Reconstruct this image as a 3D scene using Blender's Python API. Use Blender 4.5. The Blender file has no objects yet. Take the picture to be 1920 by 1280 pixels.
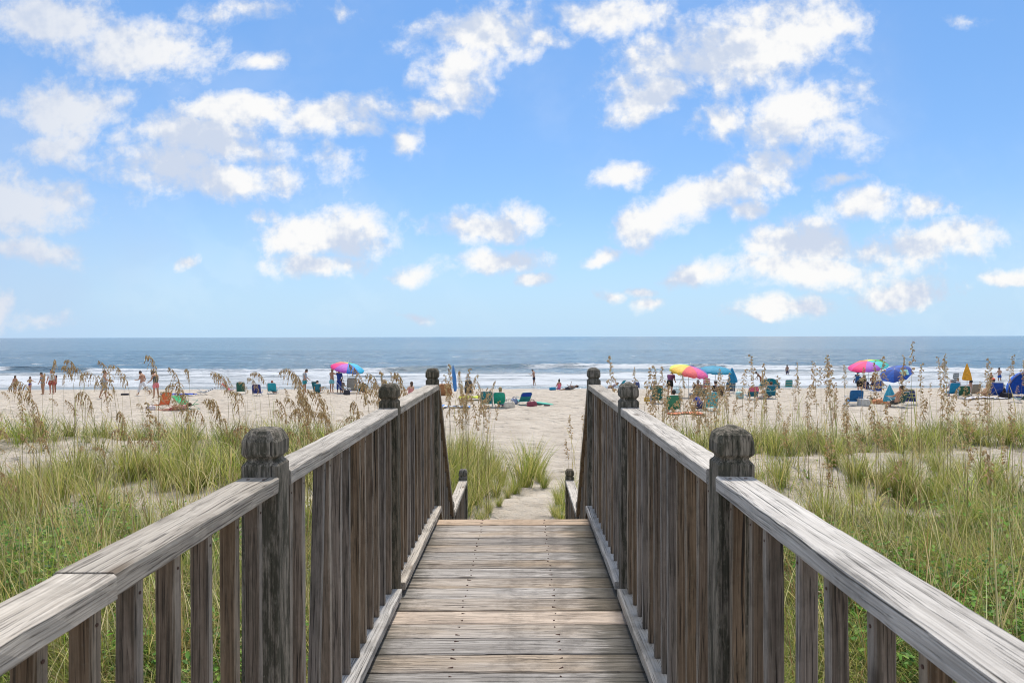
import bpy, bmesh, math, random
import numpy as np
from mathutils import Vector, Matrix, Euler
R = math.radians
random.seed(7)
S = bpy.context.scene
COL = S.collection
# ------------------------------------------------------------------ camera, world, sun, exposure
F = 1280.0; VX = 978.0; HY = 631.0; CH = 1.25      # photo focal length in px, vanishing point, eye height over the deck
cd = bpy.data.cameras.new('camera'); cam = bpy.data.objects.new('camera', cd); COL.objects.link(cam)
cam.location = (0, 0, CH); cam.rotation_euler = (R(90), R(0.12), 0)
cd.sensor_width = 36; cd.lens = 24.0; cd.shift_x = -18/1920; cd.shift_y = -9/1920
cd.clip_start = 0.05; cd.clip_end = 60000
cd.dof.use_dof = True; cd.dof.focus_distance = 7.0; cd.dof.aperture_fstop = 14
S.camera = cam
SUN_EL, SUN_AZ = 62, 5      # azimuth clockwise from +Y (out to sea)
W = bpy.data.worlds.new('World'); S.world = W; W.use_nodes = True
SKY_ST = 0.12
def build_world():
    nt = W.node_tree; N = nt.nodes; L = nt.links; N.clear()
    def nd(t, **k):
        n = N.new(t)
        for a, b in k.items(): setattr(n, a, b)
        return n
    def inp(n, i, v):
        if hasattr(v, 'is_linked') or hasattr(v, 'links'): L.new(v, n.inputs[i])
        else: n.inputs[i].default_value = v
    def M(op, a, b=0.0, c=None, clamp=False):
        n = nd('ShaderNodeMath', operation=op, use_clamp=clamp); inp(n, 0, a); inp(n, 1, b)
        if c is not None: inp(n, 2, c)
        return n.outputs[0]
    def VM(op, a, b=(0, 0, 0)):
        n = nd('ShaderNodeVectorMath', operation=op); inp(n, 0, a); inp(n, 1, b); return n.outputs[0]
    def MR(v, a, b, c=0.0, d=1.0, smooth=True):
        n = nd('ShaderNodeMapRange'); n.interpolation_type = 'SMOOTHSTEP' if smooth else 'LINEAR'
        inp(n, 0, v); inp(n, 1, a); inp(n, 2, b); inp(n, 3, c); inp(n, 4, d); return n.outputs[0]
    def noise(v, sc, det, rough=.55):
        n = nd('ShaderNodeTexNoise'); inp(n, 'Vector', v); inp(n, 'Scale', sc); inp(n, 'Detail', det); inp(n, 'Roughness', rough)
        return n
    def mix(f, a, b):
        n = nd('ShaderNodeMix', data_type='RGBA'); inp(n, 0, f); inp(n, 6, a); inp(n, 7, b); return n.outputs[2]
    out = nd('ShaderNodeOutputWorld'); bg = nd('ShaderNodeBackground'); L.new(bg.outputs[0], out.inputs[0])
    bg.inputs[1].default_value = SKY_ST
    sky = nd('ShaderNodeTexSky'); sky.sky_type = 'NISHITA'; sky.sun_disc = False
    sky.sun_elevation = R(SUN_EL); sky.sun_rotation = R(SUN_AZ); sky.altitude = 0; sky.air_density = 1.0; sky.dust_density = 0.2; sky.ozone_density = 1.6
    tc = nd('ShaderNodeTexCoord'); sep = nd('ShaderNodeSeparateXYZ'); L.new(tc.outputs['Generated'], sep.inputs[0])
    x, y, z = sep.outputs
    ya = M('MAXIMUM', M('ABSOLUTE', y), .08)
    u = M('DIVIDE', x, ya); v = M('DIVIDE', z, ya)
    comb = nd('ShaderNodeCombineXYZ'); inp(comb, 0, u); inp(comb, 1, v)
    p = comb.outputs[0]
    # small clouds lie flatter the nearer they are to the horizon
    n1 = noise(p, 5.0, 3); w1 = VM('MULTIPLY', VM('SUBTRACT', n1.outputs['Color'], (.5, .5, .5)), (.10, .07, 0))
    n2 = noise(p, 22.0, 3); w2 = VM('MULTIPLY', VM('SUBTRACT', n2.outputs['Color'], (.5, .5, .5)), (.035, .022, 0))
    pw = VM('ADD', VM('ADD', p, w1), w2)
    blobs = [(70,30,160,50,0,.9),(270,85,140,60,0,1),(130,200,135,55,0,1),(120,265,90,38,0,.9),(390,265,170,45,8,1),(310,315,110,50,0,1),
      (600,222,120,38,-8,.95),(470,215,120,35,0,1),(460,345,115,36,-4,.9),(650,250,70,22,0,.7),(50,370,125,62,0,.9),(70,470,95,24,5,.7),
      (610,440,150,42,0,1),(610,490,105,30,0,.9),(490,405,45,18,0,.6),(615,305,55,34,20,.5),(745,272,34,30,0,.7),(900,70,125,48,0,1),
      (1010,75,60,26,0,.7),(860,150,65,60,30,.95),(800,205,50,24,0,.7),(910,425,115,30,-4,1),(930,485,95,24,0,.9),(780,513,46,18,0,.7),
      (990,520,38,12,0,.9),(1172,330,46,28,-15,.8),(1350,105,200,78,-12,.95),(1230,175,90,38,-25,1),(1500,60,130,70,-20,.9),(1150,25,130,40,0,.8),
      (1350,225,75,40,0,.8),(1510,215,110,62,-20,1),(1470,300,90,34,-10,.8),(1330,370,150,38,-18,1),(1205,425,75,36,-15,1),(1130,475,44,13,-15,.9),
      (1410,335,80,26,0,.8),(1500,455,125,46,0,1),(1510,505,140,34,0,1),(1620,385,72,32,-5,.95),(1765,455,130,34,-5,1),(1625,455,90,30,0,.7),
      (1305,515,75,24,-8,.95),(1700,545,100,30,-4,.95),(1475,580,100,24,-6,.9),(1445,602,40,11,0,.8),(1210,568,30,16,0,.9),(1142,552,26,14,0,.8),
      (1190,544,36,12,0,.7),(1740,392,80,18,0,.6),(1580,342,46,15,0,.8),(1390,395,50,22,-10,.8),(1905,515,46,16,0,.9),(490,112,42,18,0,.8),
      (450,18,110,24,0,.55),(345,480,26,13,0,.7),(75,600,60,15,0,.45),(-5,585,30,36,0,.7),(785,595,24,11,0,.6),(650,15,32,18,0,.45),
      (1825,55,32,12,0,.45),(1630,470,150,40,0,.5),(1540,250,90,60,30,.6),(230,180,60,40,0,.6)]
    acc = None
    for (bx, by, rx, ry, ang, wt) in blobs:
        mp = nd('ShaderNodeMapping', vector_type='TEXTURE'); L.new(pw, mp.inputs[0])
        mp.inputs[1].default_value = ((bx-VX)/F, (HY-by)/F, 0); mp.inputs[2].default_value = (0, 0, R(-ang)); mp.inputs[3].default_value = (rx*1.34/F, ry*1.38/F, 1)
        ln = nd('ShaderNodeVectorMath', operation='LENGTH'); L.new(mp.outputs[0], ln.inputs[0])
        m = M('MULTIPLY_ADD', ln.outputs['Value'], -wt, wt)
        acc = m if acc is None else M('MAXIMUM', acc, m)
    front = M('GREATER_THAN', y, .05)
    # elsewhere in the sky: unseen clouds, cover thickened for a whiter fill light
    zz = M('MAXIMUM', M('ABSOLUTE', z), .06)
    c2 = nd('ShaderNodeCombineXYZ'); inp(c2, 0, M('DIVIDE', x, zz)); inp(c2, 1, M('DIVIDE', y, zz))
    gen = M('MULTIPLY_ADD', noise(c2.outputs[0], .9, 2).outputs[0], 3.2, -1.2)
    inside = M('MULTIPLY', front, M('MULTIPLY', M('LESS_THAN', M('ABSOLUTE', u), .86), M('LESS_THAN', v, .58)))
    base = M('ADD', M('MULTIPLY', acc, inside), M('MULTIPLY', gen, M('SUBTRACT', 1.0, inside)))
    f1 = noise(p, 9.5, 7, .60)
    f2 = noise(VM('ADD', p, (0.004, .014, 0)), 9.5, 4, .60)
    dens0 = M('ADD', base, M('MULTIPLY', M('SUBTRACT', f1.outputs[0], .5), 1.75))
    f3 = noise(VM('ADD', p, w1), 34.0, 5, .6).outputs[0]
    dens = MR(M('ADD', dens0, M('MULTIPLY', M('SUBTRACT', f3, .5), .95)), -.02, .68)
    emb = M('MULTIPLY', M('SUBTRACT', f1.outputs[0], f2.outputs[0]), 5.0)
    big = noise(p, 5.0, 2).outputs[0]; big2 = noise(VM('ADD', p, (.008, .035, 0)), 5.0, 2).outputs[0]
    emb = M('MULTIPLY', emb, .8)
    lit = MR(M('ADD', M('ADD', emb, M('MULTIPLY', M('SUBTRACT', big, big2), 4.2)), M('MULTIPLY', dens, .30)), -.22, .55)
    # the far left clouds are greyer
    left = MR(u, -.80, -.38, .30, 1.0)
    K = 1.0/SKY_ST
    cc = mix(M('MULTIPLY', lit, left), (.46*K, .515*K, .62*K, 1), (.725*K, .72*K, .71*K, 1))
    horiz = MR(z, -.02, .20, 1, 0)
    skyc = mix(M('MULTIPLY', horiz, .9), mix(.45, sky.outputs[0], (.075*K, .25*K, .60*K, 1)), (.37*K, .54*K, .70*K, 1))
    hs = nd('ShaderNodeHueSaturation'); L.new(skyc, hs.inputs['Color']); hs.inputs['Saturation'].default_value = 1.05; hs.inputs['Value'].default_value = 1.0
    thin = M('MULTIPLY', dens, .97)
    # faint high veil
    veil = M('MULTIPLY', MR(noise(p, 2.2, 5, .6).outputs[0], .42, .8), .22)
    fac = M('MAXIMUM', thin, M('MULTIPLY', veil, M('GREATER_THAN', z, 0.0)))
    lb = M('MULTIPLY', MR(M('ADD', u, M('MULTIPLY', M('SUBTRACT', big, .5), .5)), -.82, -.45, 1, 0), M('MULTIPLY', front, MR(v, .5, .1, .0, .45)))
    fin = mix(fac, mix(lb, hs.outputs[0], (.36*K, .45*K, .62*K, 1)), cc)
    L.new(fin, bg.inputs[0])
build_world()
W.cycles.sampling_method = 'MANUAL'; W.cycles.sample_map_resolution = 512
sl = bpy.data.lights.new('sun', 'SUN'); sun = bpy.data.objects.new('sun', sl); COL.objects.link(sun)
sl.energy = 3.0; sl.angle = R(6); sl.color = (1, .94, .85)
d = Vector((math.sin(R(SUN_AZ))*math.cos(R(SUN_EL)), math.cos(R(SUN_AZ))*math.cos(R(SUN_EL)), math.sin(R(SUN_EL))))
sun.rotation_euler = d.to_track_quat('Z', 'Y').to_euler()
S.view_settings.view_transform = 'Standard'; S.view_settings.look = 'None'; S.view_settings.exposure = 0.45; S.view_settings.gamma = 1
try:
    S.cycles.filter_width = 1.0; S.cycles.pixel_filter_type = 'BLACKMAN_HARRIS'; S.cycles.max_bounces = 6; S.cycles.transparent_max_bounces = 6
except Exception: pass

# ------------------------------------------------------------------ helpers
def tag(o, label=None, cat=None, group=None, kind=None):
    if label: o['label'] = label
    if cat: o['category'] = cat
    if group: o['group'] = group
    if kind: o['kind'] = kind
    return o
def empty(name, loc=(0, 0, 0), rz=0.0):
    o = bpy.data.objects.new(name, None); COL.objects.link(o); o.location = loc; o.rotation_euler = (0, 0, rz); o.empty_display_size = .1
    return o
def ss(a, b, x):
    t = np.clip((x-a)/(b-a), 0, 1); return t*t*(3-2*t)
_T = np.random.RandomState(11).rand(256, 256)
def vnoise(x, y):
    x = np.asarray(x, float); y = np.asarray(y, float)
    xi = np.floor(x).astype(int); yi = np.floor(y).astype(int); fx = x-xi; fy = y-yi
    fx = fx*fx*(3-2*fx); fy = fy*fy*(3-2*fy)
    g = lambda a, b: _T[a % 256, b % 256]
    return (g(xi, yi)*(1-fx)+g(xi+1, yi)*fx)*(1-fy)+(g(xi, yi+1)*(1-fx)+g(xi+1, yi+1)*fx)*fy
def fbm(x, y, o=4):
    s = 0; a = .5; t = 0
    for k in range(o):
        s = s+a*vnoise(x*2**k+13.7*k, y*2**k+7.1*k); t += a; a *= .5
    return s/t

class MB:
    def __init__(s): s.v = []; s.f = []; s.m = []
    def add(s, vs, fs, mi=0):
        b = len(s.v); s.v += [tuple(q) for q in vs]; s.f += [tuple(i+b for i in q) for q in fs]; s.m += [mi]*len(fs); return s
    def box(s, c, d, rot=None, mi=0, jit=0):
        hx, hy, hz = d[0]/2, d[1]/2, d[2]/2
        P = [Vector((a*hx, b*hy, e*hz)) for e in (-1, 1) for b in (-1, 1) for a in (-1, 1)]
        if rot is not None: P = [rot @ q for q in P]
        P = [q+Vector(c) for q in P]
        return s.add(P, [(0, 2, 3, 1), (4, 5, 7, 6), (0, 1, 5, 4), (2, 6, 7, 3), (0, 4, 6, 2), (1, 3, 7, 5)], mi)
    def tube(s, pts, rad, n=8, mi=0, cap=True):
        pts = [Vector(q) for q in pts]; k = len(pts)
        if not hasattr(rad, '__len__'): rad = [rad]*k
        vs = []; ref = None
        for i, q in enumerate(pts):
            t = (pts[min(i+1, k-1)]-pts[max(i-1, 0)]).normalized()
            if ref is None: ref = t.orthogonal().normalized()
            ref = (ref-t*ref.dot(t)); ref = ref.normalized() if ref.length > 1e-6 else t.orthogonal().normalized()
            b = t.cross(ref)
            for j in range(n):
                a = 2*math.pi*j/n; vs.append(q+(ref*math.cos(a)+b*math.sin(a))*rad[i])
        fs = [(i*n+j, i*n+(j+1) % n, (i+1)*n+(j+1) % n, (i+1)*n+j) for i in range(k-1) for j in range(n)]
        if cap: fs += [tuple(range(n))[::-1], tuple((k-1)*n+j for j in range(n))]
        return s.add(vs, fs, mi)
    def ball(s, c, r, n=12, m=8, mi=0, rot=None, z0=-1.0, z1=1.0):
        if not hasattr(r, '__len__'): r = (r, r, r)
        vs = []; a0 = math.asin(z0); a1 = math.asin(z1)
        for i in range(m+1):
            a = a0+(a1-a0)*i/m
            for j in range(n):
                b = 2*math.pi*j/n; q = Vector((math.cos(a)*math.cos(b)*r[0], math.cos(a)*math.sin(b)*r[1], math.sin(a)*r[2]))
                if rot is not None: q = rot @ q
                vs.append(q+Vector(c))
        fs = [(i*n+j, i*n+(j+1) % n, (i+1)*n+(j+1) % n, (i+1)*n+j) for i in range(m) for j in range(n)]
        return s.add(vs, fs, mi)
    def loft(s, rings, mi=0, cap=True):
        n = len(rings[0]); vs = [q for r in rings for q in r]; k = len(rings)
        fs = [(i*n+j, i*n+(j+1) % n, (i+1)*n+(j+1) % n, (i+1)*n+j) for i in range(k-1) for j in range(n)]
        if cap: fs += [tuple(range(n))[::-1], tuple((k-1)*n+j for j in range(n))]
        return s.add(vs, fs, mi)
    def sheet(s, fn, nu, nv, th=0.0, mi=0, mif=None):
        vs = [fn(i/nu, j/nv) for j in range(nv+1) for i in range(nu+1)]; n = nu+1
        fs = []; ms = []
        for j in range(nv):
            for i in range(nu):
                fs.append((j*n+i, j*n+i+1, (j+1)*n+i+1, (j+1)*n+i)); ms.append(mif(i/nu, j/nv) if mif else mi)
        b = len(s.v); s.v += [tuple(q) for q in vs]; s.f += [tuple(i+b for i in q) for q in fs]; s.m += ms
        return s
    def build(s, name, mats, parent=None, smooth=False, bevel=0, solid=0, loc=None):
        me = bpy.data.meshes.new(name); me.from_pydata(s.v, [], s.f)
        if not isinstance(mats, (list, tuple)): mats = [mats]
        for m in mats: me.materials.append(m)
        if len(mats) > 1: me.polygons.foreach_set('material_index', s.m)
        if smooth: me.polygons.foreach_set('use_smooth', [True]*len(me.polygons))
        me.update()
        o = bpy.data.objects.new(name, me); COL.objects.link(o)
        if parent: o.parent = parent
        if loc is not None: o.location = loc
        if solid:
            md = o.modifiers.new('solid', 'SOLIDIFY'); md.thickness = solid; md.offset = 0
        if bevel:
            md = o.modifiers.new('bevel', 'BEVEL'); md.width = bevel; md.segments = 2; md.limit_method = 'ANGLE'; md.angle_limit = R(40)
        return o
# ------------------------------------------------------------------ materials
_mats = {}
class NT:
    def __init__(s, name):
        s.mat = bpy.data.materials.new(name); s.mat.use_nodes = True; s.nt = s.mat.node_tree; s.N = s.nt.nodes; s.L = s.nt.links
        s.b = s.N['Principled BSDF']; s.out = s.N['Material Output']
    def nd(s, t, **k):
        n = s.N.new(t)
        for a, b in k.items(): setattr(n, a, b)
        return n
    def inp(s, n, i, v):
        if hasattr(v, 'links'): s.L.new(v, n.inputs[i])
        else: n.inputs[i].default_value = v
    def M(s, op, a, b=0.0, clamp=False):
        n = s.nd('ShaderNodeMath', operation=op, use_clamp=clamp); s.inp(n, 0, a); s.inp(n, 1, b); return n.outputs[0]
    def MR(s, v, a, b, c=0.0, d=1.0):
        n = s.nd('ShaderNodeMapRange', interpolation_type='SMOOTHSTEP')
        for i, q in enumerate((v, a, b, c, d)): s.inp(n, i, q)
        return n.outputs[0]
    def mix(s, f, a, b, mode='MIX'):
        n = s.nd('ShaderNodeMix', data_type='RGBA', blend_type=mode); s.inp(n, 0, f)
        for i, q in ((6, a), (7, b)): s.inp(n, i, (q+(1,)) if isinstance(q, tuple) and len(q) == 3 else q)
        return n.outputs[2]
    def noise(s, v, sc, det=4, rough=.55, dist=0):
        n = s.nd('ShaderNodeTexNoise'); s.inp(n, 'Vector', v); s.inp(n, 'Scale', sc); s.inp(n, 'Detail', det); s.inp(n, 'Roughness', rough); s.inp(n, 'Distortion', dist)
        return n.outputs[0]
    def mapv(s, v, scale, loc=(0, 0, 0)):
        n = s.nd('ShaderNodeMapping'); s.L.new(v, n.inputs[0]); n.inputs[1].default_value = loc; n.inputs[3].default_value = scale; return n.outputs[0]
    def bump(s, h, st=.5, dist=.01):
        n = s.nd('ShaderNodeBump'); s.inp(n, 'Height', h); n.inputs['Strength'].default_value = st; n.inputs['Distance'].default_value = dist
        s.L.new(n.outputs[0], s.b.inputs['Normal']); return n
def fabric(c, rough=.85, name='fabric'):
    key = (name, tuple(round(q, 3) for q in c))
    if key in _mats: return _mats[key]
    t = NT(name); tc = t.nd('ShaderNodeTexCoord').outputs['Object']
    n = t.noise(tc, 9, 4); g = t.MR(n, .3, .7, .8, 1.1)
    m = t.mix(1.0, c, (1, 1, 1), 'MULTIPLY')
    hv = t.nd('ShaderNodeHueSaturation'); t.inp(hv, 'Color', c+(1,)); t.inp(hv, 'Value', g)
    t.L.new(hv.outputs[0], t.b.inputs['Base Color']); t.b.inputs['Roughness'].default_value = rough
    t.bump(t.noise(tc, 60, 2), .25, .004)
    _mats[key] = t.mat; return t.mat
def skin_mat(c): return fabric(c, .6, 'skin')
def metal_mat(c=(.7, .7, .72)):
    key = ('metal', c)
    if key in _mats: return _mats[key]
    t = NT('painted_metal'); tc = t.nd('ShaderNodeTexCoord').outputs['Object']
    t.L.new(t.mix(t.noise(tc, 30, 3), c, tuple(q*.75 for q in c)), t.b.inputs['Base Color']); t.b.inputs['Roughness'].default_value = .4; t.b.inputs['Metallic'].default_value = .4
    _mats[key] = t.mat; return t.mat
def wood(name, axis, light, dark, crack=.04, mould=0.0, edge=False, warm=None, contrast=1.0, lit_side=None, mth=(.47, .62)):
    t = NT(name); tc = t.nd('ShaderNodeTexCoord').outputs['Object']
    oi = t.nd('ShaderNodeObjectInfo').outputs['Random']; wear = t.noise(tc, 5.5, 5, .7)
    cx = t.nd('ShaderNodeCombineXYZ')
    t.inp(cx, 0, t.M('MULTIPLY', oi, 37.0)); t.inp(cx, 1, t.M('MULTIPLY', oi, 91.0)); t.inp(cx, 2, t.M('MULTIPLY', oi, 53.0))
    va = t.nd('ShaderNodeVectorMath', operation='ADD'); t.L.new(tc, va.inputs[0]); t.L.new(cx.outputs[0], va.inputs[1]); p = va.outputs[0]
    def ax(a, b): q = [a, a, a]; q[axis] = b; return tuple(q)
    wv = t.nd('ShaderNodeVectorMath', operation='MULTIPLY_ADD')
    wn = t.nd('ShaderNodeTexNoise'); t.L.new(t.mapv(p, ax(9, 2.0)), wn.inputs['Vector']); wn.inputs['Scale'].default_value = 1; wn.inputs['Detail'].default_value = 2
    t.L.new(wn.outputs['Color'], wv.inputs[0]); wv.inputs[1].default_value = ax(.022, 0); t.L.new(p, wv.inputs[2]); pw = wv.outputs[0]
    fine = t.noise(t.mapv(pw, ax(300, 1.6)), 1, 4, .65)
    mid = t.noise(t.mapv(pw, ax(85, .8)), 1, 5, .6)
    crk = t.noise(t.mapv(pw, ax(110, 1.1), (3, 5, 9)), 1, 3, .5)
    big = t.noise(t.mapv(p, ax(7, 1.4)), 1, 4)
    g = t.M('ADD', t.M('MULTIPLY', fine, .72), t.M('ADD', t.M('MULTIPLY', mid, .48), t.M('MULTIPLY', big, .35)))
    g = t.MR(g, .78-.26*contrast, .78+.24*contrast)
    c = t.mix(g, dark, light)
    pat = t.MR(big, .4, .62)
    if warm: c = t.mix(t.M('MULTIPLY', t.MR(t.noise(t.mapv(p, ax(4, 1.2), (7, 1, 3)), 1, 4), .45, .66), .7), c, t.mix(g, tuple(q*.5 for q in warm), warm))
    cr = t.M('MAXIMUM', t.MR(crk, .655, .70), t.M('MULTIPLY', t.MR(t.noise(t.mapv(pw, ax(330, 3.5), (9, 2, 4)), 1, 3, .5), .58, .68), .6))
    dk = (crack, crack*.88, crack*.75)
    c = t.mix(t.M('MULTIPLY', cr, .85), c, dk)
    if lit_side:      # faces across the walkway painted paler: light from the open side, plus some weathering
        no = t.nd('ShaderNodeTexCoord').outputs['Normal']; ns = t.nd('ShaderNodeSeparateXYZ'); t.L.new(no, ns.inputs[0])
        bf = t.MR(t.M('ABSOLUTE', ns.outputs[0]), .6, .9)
        c = t.mix(t.M('MULTIPLY', bf, .8), c, t.mix(g, tuple(q*.45 for q in lit_side), lit_side)); c = t.mix(t.M('MULTIPLY', cr, .6), c, dk)
    # knots
    vo = t.nd('ShaderNodeTexVoronoi'); t.L.new(t.mapv(p, ax(9, 2.6)), vo.inputs['Vector']); vo.inputs['Scale'].default_value = 1
    kn = t.MR(vo.outputs['Distance'], .05, .17, 1, 0)
    c = t.mix(t.M('MULTIPLY', kn, .75), c, (dark[0]*.45, dark[1]*.38, dark[2]*.32))
    c = t.mix(t.M('MULTIPLY', t.MR(wear, .50, .66), .38), c, tuple(q*.55 for q in dark))
    # board to board difference
    hv = t.nd('ShaderNodeHueSaturation'); t.L.new(c, hv.inputs['Color']); t.inp(hv, 'Value', t.MR(oi, 0, 1, .84, 1.14)); t.inp(hv, 'Saturation', t.MR(t.M('FRACT', t.M('MULTIPLY', oi, 17.3)), 0, 1, .7, 1.35))
    c = hv.outputs[0]
    if mould:
        mo = t.noise(t.mapv(p, ax(55, 9)), 1, 6, .75)
        c = t.mix(t.M('MULTIPLY', t.MR(mo, *mth), mould), c, (.035, .036, .022))
        li = t.noise(t.mapv(p, (90, 90, 70), (5, 2, 8)), 1, 4, .7)
        c = t.mix(t.M('MULTIPLY', t.MR(li, .6, .7), mould*.55), c, (.27, .26, .2))
    if edge:    # mildew where the boards stay wet, along both ends
        sp = t.nd('ShaderNodeSeparateXYZ'); t.L.new(tc, sp.inputs[0])
        e = t.MR(t.M('ABSOLUTE', t.M('ADD', sp.outputs[0], .06)), .22, .60)
        en = t.noise(t.mapv(p, (6, 40, 20)), 1, 5, .7)
        c = t.mix(t.M('MULTIPLY', t.MR(t.M('ADD', t.M('MULTIPLY', e, .8), en), .72, 1.1), .75), c, (.045, .042, .03))
    t.L.new(c, t.b.inputs['Base Color']); t.b.inputs['Roughness'].default_value = .85
    t.b.inputs['Specular IOR Level'].default_value = .25
    h = t.M('SUBTRACT', t.M('ADD', t.M('MULTIPLY', fine, .5), t.M('MULTIPLY', mid, .7)), t.M('MULTIPLY', cr, 1.2))
    t.bump(h, .9, .005)
    return t.mat
# ------------------------------------------------------------------ ground
PY = [-12, 0, 6, 9, 14, 20, 33, 42, 55, 66, 72, 84, 120, 200]
PZ = [-1.25, -1.2, -1.24, -1.32, -1.55, -1.85, -2.15, -2.5, -3.1, -3.72, -3.86, -4.5, -6, -8]
def ground(X, Y, fine=True):
    X = np.asarray(X, float); Y = np.asarray(Y, float)
    z = np.interp(Y, PY, PZ)
    side = ss(.75, 3.2, np.abs(X+.02-.03*np.maximum(Y-8, 0)))
    d = .42*ss(1.5, 6, Y)*(1-ss(13, 19, Y))+.36*np.exp(-((Y-12.5)/2.4)**2)
    d = d*side*(.7+.6*fbm(X*.35+4, Y*.4+9, 2))
    z = z+d
    if fine:
        z = z+(fbm(X*1.1, Y*1.1, 3)-.5)*.10*(1-ss(58, 66, Y))+(fbm(X*2.6+9, Y*1.9, 3)-.5)*.13*(1-ss(40, 60, Y))*(.35+.65*ss(7, 9, Y))
    return z
def gz(x, y): return float(ground(np.array([x]), np.array([y]))[0])
def at(px, py):      # photo pixel of a point on the ground -> world point on the ground (solved once, then fixed)
    lo, hi = 5.0, 150.0
    if py > 760: ys = np.linspace(4, 40, 1500)
    else: ys = np.linspace(16, 140, 3000)
    xs = (px-VX)*ys/F; r = (py-HY)/F*ys-(CH-ground(xs, ys, False))
    i = int(np.argmax(r > 0)) if (r > 0).any() else len(ys)-1
    y = float(ys[i]); x = (px-VX)*y/F
    return Vector((x, y, gz(x, y)))
def grid_obj(name, xs, ys, zf, mat, attr=None):
    X, Y = np.meshgrid(xs, ys); Z = zf(X, Y); nx, ny = len(xs), len(ys)
    me = bpy.data.meshes.new(name); me.vertices.add(nx*ny)
    me.vertices.foreach_set('co', np.stack([X, Y, Z], -1).ravel())
    i, j = np.meshgrid(np.arange(nx-1), np.arange(ny-1)); a = (j*nx+i).ravel()
    q = np.stack([a, a+1, a+nx+1, a+nx], 1).astype(np.int32); n = len(q)
    me.loops.add(n*4); me.loops.foreach_set('vertex_index', q.ravel()); me.polygons.add(n)
    me.polygons.foreach_set('loop_start', np.arange(n)*4); me.polygons.foreach_set('use_smooth', np.ones(n, bool))
    me.update(calc_edges=True)
    if attr:
        for k, f in attr.items():
            at_ = me.attributes.new(k, 'FLOAT', 'POINT'); at_.data.foreach_set('value', np.ascontiguousarray(f(X, Y), dtype=np.float32).ravel())
    me.materials.append(mat); o = bpy.data.objects.new(name, me); COL.objects.link(o); tag(o, kind='structure'); return o
# where plants grow (0..1), a pattern fixed to the ground
def veg(X, Y):
    cx = -.02+.03*np.maximum(Y-8, 0)
    left = X < cx
    n = fbm(X*.55+3, Y*.55+8, 3); n2 = fbm(X*1.6+30, Y*1.6+1, 2)
    v = ss(.45, .57, n*.55+n2*.45+.045)
    near = 1-ss(6.0, 8.0, Y)
    v = np.maximum(v, near)
    band = np.exp(-((Y-12.6)/1.9)**2)
    v = np.maximum(v, band*ss(.34, .5, n2*.4+n*.6+.04))
    def hole(cx_, cy_, rx, ry, k): return 1-k*np.exp(-(((X-cx_)/rx)**2+((Y-cy_)/ry)**2)**2)
    v = v*hole(-4.6, 8.6, 1.7, .8, .85)*hole(-7.5, 12.0, 1.6, 1.3, .6)*hole(7.8, 10.2, 1.5, 1.7, .95)*hole(3.6, 9.4, 1.6, .9, .7)*hole(8.3, 7.6, 1.0, .8, .6)
    v = v*(1-ss(14.2, 16.5, Y+.8*(n2-.5)))
    # sandy path from the foot of the steps out to the beach
    pl = np.where(left, cx-X, 99.); pr = np.where(left, 99., X-cx)
    keep = np.where(left, ss(.45, .75, pl), ss(.95, 1.5, pr))
    v = v*keep*ss(.62, .9, np.abs(X+.06))
    return v*(Y > 1.0)
def sand_material():
    t = NT('sand'); geo = t.nd('ShaderNodeNewGeometry').outputs['Position']
    a = t.nd('ShaderNodeAttribute', attribute_name='veg').outputs['Fac']
    n1 = t.noise(geo, 1.2, 6, .6); n2 = t.noise(geo, 9, 5, .6); n3 = t.noise(geo, 90, 3, .6)
    c = t.mix(t.MR(n1, .3, .7), (.40, .35, .29), (.58, .52, .44)); c = t.mix(t.M('MULTIPLY', t.MR(n2, .35, .65), .35), c, (.56, .46, .35))
    c = t.mix(t.M('MULTIPLY', t.MR(n3, .5, .66), .5), c, (.33, .265, .20))
    fleck = t.noise(t.mapv(geo, (6, 30, 6)), 1, 5, .75)      # dark flecks drawn out sideways
    c = t.mix(t.M('MULTIPLY', t.MR(fleck, .60, .70), .7), c, (.22, .17, .12))
    # litter and thatch below the plants
    lit = t.mix(t.noise(geo, 40, 4, .7), (.06, .055, .028), (.28, .24, .14))
    c = t.mix(t.M('MULTIPLY', t.MR(t.M('ADD', a, t.M('MULTIPLY', t.noise(geo, 12, 4, .7), .6)), .65, 1.25), .85), c, lit)
    sp = t.nd('ShaderNodeSeparateXYZ'); t.L.new(geo, sp.inputs[0])
    wet = t.MR(t.M('ADD', sp.outputs[2], t.M('MULTIPLY', t.noise(t.mapv(geo, (.12, .5, .1)), 1, 4), .35)), -3.22, -3.36)
    c = t.mix(t.M('MULTIPLY', wet, .8), c, (.27, .24, .21))
    t.L.new(c, t.b.inputs['Base Color']); t.L.new(t.MR(wet, 0, 1, .95, .28), t.b.inputs['Roughness']); t.b.inputs['Specular IOR Level'].default_value = .3
    foot = t.noise(geo, 3.2, 4, .65); 
    vo = t.nd('ShaderNodeTexVoronoi'); t.L.new(t.mapv(geo, (2.4, 1.7, 1)), vo.inputs['Vector']); vo.inputs['Scale'].default_value = 1; vo.feature = 'SMOOTH_F1'
    h = t.M('ADD', t.M('MULTIPLY', foot, 1.5), t.M('ADD', t.M('MULTIPLY', n3, .12), t.M('MULTIPLY', t.MR(vo.outputs['Distance'], 0, .45), 1.1)))
    h = t.M('MULTIPLY', h, t.M('SUBTRACT', 1.0, t.M('MULTIPLY', wet, .93)))
    t.bump(h, 1.0, .13)
    return t.mat
SAND = sand_material()
xs = np.concatenate([np.linspace(-150, -41, 40), np.linspace(-40, -16.2, 110), np.linspace(-16, 16, 340), np.linspace(16.2, 40, 110), np.linspace(41, 150, 40)])
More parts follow.
